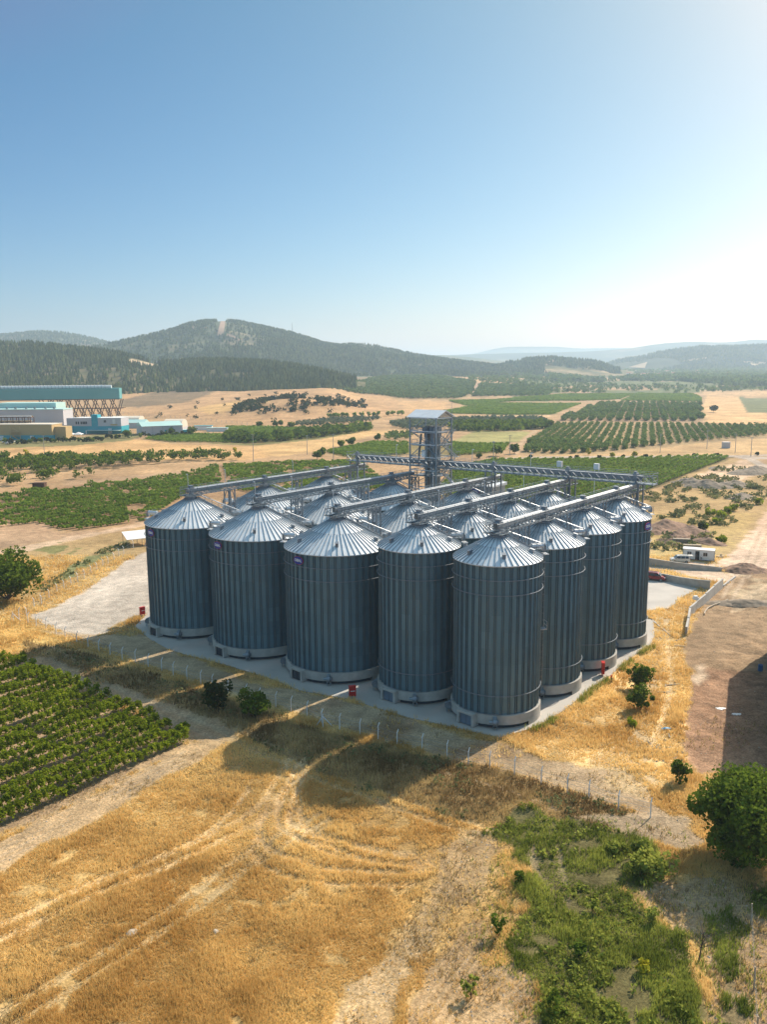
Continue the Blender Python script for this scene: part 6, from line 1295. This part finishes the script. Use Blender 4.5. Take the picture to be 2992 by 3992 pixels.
# gallery on lattice legs
a=at_depth(-60,900,815)[:2]; b=at_depth(260.8,900,835)[:2]; dd_=b-a; L=np.linalg.norm(dd_); o=empty('gallery_building',(a[0],a[1],0),math.atan2(dd_[1],dd_[0])); tag(o,'very long teal gallery building raised on brown lattice legs','building')
bbox('box_body','teal',o,0,0,19.8,L,16,30.2); bbox('underside','rust',o,0,.1,19.0,L-.5,15.9,19.79)
mb=MB()
for k in range(int(L/4)): mb.box(k*4,-.06,19.9,k*4+.12,0,30.1)
mb.build('cladding_seams','teal',o)
mb=MB(); mb.tube((0,5,31.6),(L-8,5,31.6),1.7,n=14); t_=mb.build('roof_duct','white',o)
mb=MB()
for k in range(int((L-8)/3.4)): mb.tube((k*3.4,5,31.6),(k*3.4+.5,5,31.6),1.95,n=14)
mb.build('duct_rings','cladding_grey',t_)
for i in range(9):
    x0=L-72+i*8.4; 
    for yy in (1,14):
        mb=MB(); mb.bar((x0,yy,0),(x0+6,yy,19.2),.7); mb.bar((x0+4,yy,0),(x0-5,yy,19.2),.7); mb.bar((x0+2,yy,0),(x0-1,yy,9),.5); mb.bar((x0-2.5,yy,10),(x0+8,yy,10.5),.45); mb.build('lattice_leg','rust',o)
o,L=facade('process_hall','grey process hall with roof fans behind the tan building',-30,138,915,690,690); bbox('wall','cladding_grey',o,0,0,0,L,22,15.6); bbox('roof','teal_pale',o,-.3,-.3,15.6,L+.3,22,16.3)
for k in range(7): mb=MB(); mb.tube((8+k*8,3+2*(k%2),16.3),(8+k*8,3+2*(k%2),18),.9,1.2,n=8); mb.build('roof_fan','galv_dark',o)
bbox('upper_block','teal_pale',o,0,22.1,0,L*.78,44,20.6)
o,L=facade('pipe_rack','rusty open pipe rack with yellow pipes above the tan building',-20,68,935,590,590,cat='pipe rack')
for k in range(8):
    mb=MB(); x0=k*L/7
    for yy in (0,6): mb.bar((x0,yy,0),(x0,yy,15),.45)
    for zz in (8,11.5,15): mb.bar((x0,0,zz),(x0,6,zz),.4)
    mb.build('frame','rust',o)
for zz in (8,11.5,15): mb=MB(); mb.bar((0,0,zz),(L,0,zz),.4); mb.bar((0,6,zz),(L,6,zz),.4); mb.build('beam','rust',o)
for k,(yy,zz) in enumerate(((1,12.4),(2.2,12.4),(3.5,9),(4.6,15.6),(2,15.6))): mb=MB(); mb.tube((0,yy,zz),(L,yy,zz),.35,n=8); mb.build('pipe',['tan_wall','cladding_grey','tan_wall','tan_wall','white'][k],o)
bbox('low_roof','dark_paint',o,L,0,0,L+24,5,9.0)
o,L=facade('tan_building','tan flat-roofed works building with teal base and outside stair',-12,113.6,951); bbox('wall','tan_wall',o,0,0,3.4,L,16,10.6); bbox('base_band','teal_bright',o,-.05,-.05,0,L+.05,16.05,3.4); bbox('parapet','cream',o,-.2,-.2,10.6,L+.2,16.2,11.0); bbox('side_wing','tan_wall',o,L+.1,4,0,L+8,14,9)
bbox('door','white',o,L*.62,-.2,0,L*.68,-.06,3); bbox('door','white',o,L*.03,-.2,0,L*.16,-.06,3.0)
mb=MB(); x0=L*.33
for k,(za,zz,s) in enumerate(((8.6,5.8,1),(5.8,3,-1),(3,0,1))): mb.bar((x0+(0 if s>0 else 5),-1.2,za),(x0+(5 if s>0 else 0),-1.2,zz),.35); mb.box(x0-1,-2,zz-.1,x0+6,-.3,zz+.1)
for xx in (x0-1,x0+6): mb.bar((xx,-2,0),(xx,-2,9.5),.25)
mb.build('outside_stair','tan_wall',o)
o,L=facade('office_building','white office block with turquoise base and turquoise stair tower',161,263,937); L=float(L)
bbox('upper_wall','cladding_grey',o,0,0,5.7,L,15,11.7); bbox('base_wall','teal_bright',o,-.05,-.05,0,L+.05,15,5.7); bbox('stair_tower','teal_bright',o,L*.38,-.3,0,L*.51,6,14.3); bbox('roof_rim','white',o,-.15,-.15,11.7,L+.15,15.1,12.0)
bbox('side_wing','cladding_grey',o,-8,5,5.5,-.06,15,11.5); bbox('side_wing_base','teal_bright',o,-8.05,4.95,0,-.07,15.02,5.5)
wins(o,L,[L*.055,L*.075+.9,L*.16,L*.2,L*.235,L*.27],7.2,9.2,1.1); wins(o,L,[L*.65,L*.675],8.4,10.2,.8); bbox('balcony_door','white',o,L*.82,-.12,7.4,L*.88,-.02,10.8); bbox('balcony','tan_wall',o,L*.79,-1.6,6.6,L*.92,-.02,7.3)
bbox('canopy','teal_pale',o,L*.3,-5,2.6,L,-.3,2.9); bbox('canopy_posts','white',o,L*.3,-4.9,0,L*.32,-4.7,2.6); bbox('door','white',o,L*.72,-.2,0,L*.8,-.06,4)
o,L=facade('warehouse','long white warehouse with pale teal gabled roof',307.7,395,936,614,628); bbox('wall','cladding_grey',o,0,0,0,L,20,6.4)
mb=MB(); mb.add([(-.4,-.4,6.4),(L+.4,-.4,6.4),(L+.4,10,9.2),(-.4,10,9.2),(L+.4,20.4,6.4),(-.4,20.4,6.4)],[(0,1,2,3),(3,2,4,5),(1,4,2),(0,3,5)]); mb.build('gable_roof','teal_pale',o)
for k in range(1,4): bbox('wall_seam','galv',o,L*k/4-.1,-.08,0,L*k/4+.1,-.01,6.3)
bbox('door','teal_bright',o,L*.55,-.15,0,L*.6,-.02,3.2)
def archhall(label,ul,ur,vb,d,w,h,m,r0):
    o,L=facade('arched_hall',label,ul,ur,vb,d,d); mb=MB(); n=14; t=np.linspace(0,PI,n); v=[(xx,w/2-w/2*math.cos(q),r0+(h-r0)*math.sin(q)) for xx in (0,L) for q in t]
    mb.add(v,[(i,i+1,n+i+1,n+i) for i in range(n-1)]+[tuple(range(n)),tuple(range(2*n-1,n-1,-1))]); mb.build('curved_roof',m,o,True); bbox('wall','cladding_grey',o,.05,.05,0,L-.05,w-.05,r0); return o
archhall('cream arched hall right of the warehouse',352,392,928,652,22,9,'cream',3)
archhall('low cream arched hall between office and warehouse',239,300,912,720,18,8.2,'cream',5)
o,L=facade('low_shed','pale teal roofed shed in front of the low arched hall',262,312,920,690,690); bbox('wall','cladding_grey',o,0,0,0,L,14,4.5); mb=MB(); mb.add([(-.3,-.3,4.5),(L+.3,-.3,4.5),(L+.3,7,7),(-.3,7,7),(L+.3,14.3,4.5),(-.3,14.3,4.5)],[(0,1,2,3),(3,2,4,5),(1,4,2),(0,3,5)]); mb.build('roof','teal_pale',o)
x,y=g(402,936); o=empty('tank',(x,y,0)); tag(o,'turquoise water tank right of the warehouse','tank'); mb=MB(); mb.tube((0,0,0),(0,0,2.8),3.4,n=24); mb.build('shell','teal_bright',o,True); mb=MB(); mb.tube((0,0,2.8),(0,0,3.1),3.5,.4,n=24); mb.build('lid','teal_pale',o)
for k,(u,l) in enumerate([(132,'white tent roof before the office, left one'),(152,'white tent roof before the office, middle one'),(170,'white tent roof before the office, right one')]):
    x,y=g(u,946); o=empty('tent',(x,y,0)); tag(o,l,'tent'); mb=MB(); mb.add([(-3,-3,2.6),(3,-3,2.6),(3,3,2.6),(-3,3,2.6),(0,0,4.2)],[(0,1,4),(1,2,4),(2,3,4),(3,0,4)]); mb.build('canopy','white',o)
    for sx_ in (-2.8,2.8):
        for sy in (-2.8,2.8): mb=MB(); mb.bar((sx_,sy,0),(sx_,sy,2.6),.15); mb.build('pole','white',o)
def farcar(u,v,rz,m,label): 
    x,y=tp(u,v); o=empty('parked_car',(x,y,gz(x,y)),rz); tag(o,label,'car'); mb=MB(); mb.box(-2.1,-.85,.3,2.1,.85,.95); mb.add([(-1.6,-.8,.95),(1.2,-.8,.95),(1.2,.8,.95),(-1.6,.8,.95),(-1.2,-.68,1.45),(.6,-.68,1.45),(.6,.68,1.45),(-1.2,.68,1.45)],[(4,5,6,7),(0,1,5,4),(1,2,6,5),(2,3,7,6),(3,0,4,7)]); mb.build('body',m,o)
    for wx in (-1.3,1.3):
        for s in (-.8,.8): mb=MB(); mb.tube((wx,s-.1,.33),(wx,s+.1,.33),.33,n=10); mb.build('wheel','black',o)
for k,(u,v,m,l) in enumerate([(12,957,'white','white car parked at far left before the tan building'),(19,959,'cladding_grey','silver car parked beside the white car before the tan building'),(27,956,'car_white','cream car parked right of the silver one before the tan building'),(428,925,'car_red','small red car on the lot right of the turquoise tank')]): farcar(u,v,R_(20+30*k),m,l)
for k,(u,v,w,h,l) in enumerate([(440,929,14,3.4,'white and teal shed on the lot behind the green vineyard'),(470,932,16,2.6,'low pale shed right of the white and teal shed')]):
    x,y=tp(u,v); o=empty('yard_shed',(x,y,0)); tag(o,l,'shed'); bbox('wall','white',o,-w/2,-2,0,w/2,2,h); bbox('roof','teal_bright' if k==0 else 'teal_pale',o,-w/2-.3,-2.3,h,w/2+.3,2.3,h+.35)
# ================================================================== THE DISTANT TOWN
q=np.random.RandomState(12)
for k in range(46):
    u=1180+480*q.rand()**.9; v=803+9*q.rand(); 
    p=at_depth(u,v,0) if False else None; x,y=tp(u,v); z=float(hgt(x,y)); w=9+10*q.rand(); d=8+5*q.rand(); h=5+4*q.rand(); big=q.rand()<.2
    if big: w*=2.3; h*=.8
    o=empty('town_house',(x,y,z),q.rand()*1.2-.6); tag(o,'small pale house among trees in the distant town','house','houses of the distant town'); bbox('wall','white' if q.rand()<.6 else 'cream',o,-w/2,-d/2,-3,w/2,d/2,h)
    mb=MB(); e=.6; mb.add([(-w/2-e,-d/2-e,h),(w/2+e,-d/2-e,h),(w/2+e,0,h+2.6),(-w/2-e,0,h+2.6),(w/2+e,d/2+e,h),(-w/2-e,d/2+e,h)],[(0,1,2,3),(3,2,4,5),(1,4,2),(0,3,5)]); mb.build('roof','white' if big else 'tile',o)
x,y=tp(1606*0+1368,800); o=empty('white_dome',(x,y,float(hgt(x,y)))); tag(o,'white domed building standing out in the distant town','building'); mb=MB(); mb.lathe([(11,0),(11,9),(9,15),(5,19),(0,20)],20); mb.build('dome','white',o,True)
# ================================================================== LIGHT, SKY, AIR
SUN_AZ=math.atan2(.688,.725); SUN_EL=R_(38)
w=bpy.data.worlds.new('World'); scene.world=w; w.use_nodes=True; nt=w.node_tree
sk=nt.nodes.new('ShaderNodeTexSky'); sk.sky_type='NISHITA'; sk.sun_disc=False; sk.sun_elevation=SUN_EL; sk.sun_rotation=SUN_AZ
sk.altitude=300; sk.air_density=1.0; sk.dust_density=1.0; sk.ozone_density=2.0
sp=nt.nodes.new('ShaderNodeSeparateColor'); cb=nt.nodes.new('ShaderNodeCombineColor'); nt.links.new(sk.outputs[0],sp.inputs[0])
def mt(op,a,b,cl=False):
    m=nt.nodes.new('ShaderNodeMath'); m.operation=op; m.use_clamp=cl
    for i,v in enumerate((a,b)):
        if isinstance(v,(int,float)): m.inputs[i].default_value=v
        else: nt.links.new(v,m.inputs[i])
    return m.outputs[0]
tc=nt.nodes.new('ShaderNodeTexCoord'); sx3=nt.nodes.new('ShaderNodeSeparateXYZ'); nt.links.new(tc.outputs['Generated'],sx3.inputs[0]); zc=mt('MINIMUM',mt('MAXIMUM',sx3.outputs[2],0.),.42)
zen=mt('ADD',mt('MULTIPLY',mt('MULTIPLY',mt('SUBTRACT',sx3.outputs[2],.42),1.9,True),1.2),1.)
# clear summer air: the blue deepens away from the sun and pales to the horizon
for i,(k,a,vz) in enumerate(((1.04,2.0,2.0),(.85,1.5,1.05),(.85,1.0,-.35))):
    r_=mt('MULTIPLY',mt('POWER',mt('MAXIMUM',mt('MULTIPLY',sp.outputs[i],.1),(.21,.265,.335)[i]),a),k/.1); r_=mt('MULTIPLY',r_,zen); nt.links.new(mt('MULTIPLY',r_,mt('EXPONENT',mt('MULTIPLY',zc,vz),0.)),cb.inputs[i])
nt.links.new(cb.outputs[0],nt.nodes['Background'].inputs['Color']); nt.nodes['Background'].inputs['Strength'].default_value=.10
ld=bpy.data.lights.new('sun','SUN'); ld.energy=5.0; ld.angle=R_(.5); ld.color=(1,.91,.77)
lo=bpy.data.objects.new('sun',ld); col.objects.link(lo)
sd=Vector((math.sin(SUN_AZ)*math.cos(SUN_EL),math.cos(SUN_AZ)*math.cos(SUN_EL),math.sin(SUN_EL))); lo.rotation_euler=sd.to_track_quat('Z','Y').to_euler(); lo.location=(60,80,120)
mb=MB(); mb.box(-24000,-400,-32,24000,24000,300)
hm=bpy.data.materials.new('haze'); hm.use_nodes=True; nt=hm.node_tree; nt.nodes.remove(nt.nodes['Principled BSDF'])
pv=nt.nodes.new('ShaderNodeVolumePrincipled'); pv.inputs["Color"].default_value=(.62,.82,1,1); pv.inputs['Density'].default_value=.00014; pv.inputs['Anisotropy'].default_value=.30
nt.links.new(pv.outputs[0],nt.nodes['Material Output'].inputs['Volume'])
ho=mb.build('haze',hm); tag(ho,kind='stuff')
vs=scene.view_settings; vs.view_transform='Standard'; vs.look='None'; vs.gamma=1; vs.use_curve_mapping=False; vs.exposure=.45
scene.cycles.volume_bounces=2; scene.cycles.max_bounces=6; scene.cycles.diffuse_bounces=2; scene.cycles.transmission_bounces=3; scene.cycles.use_denoising=True
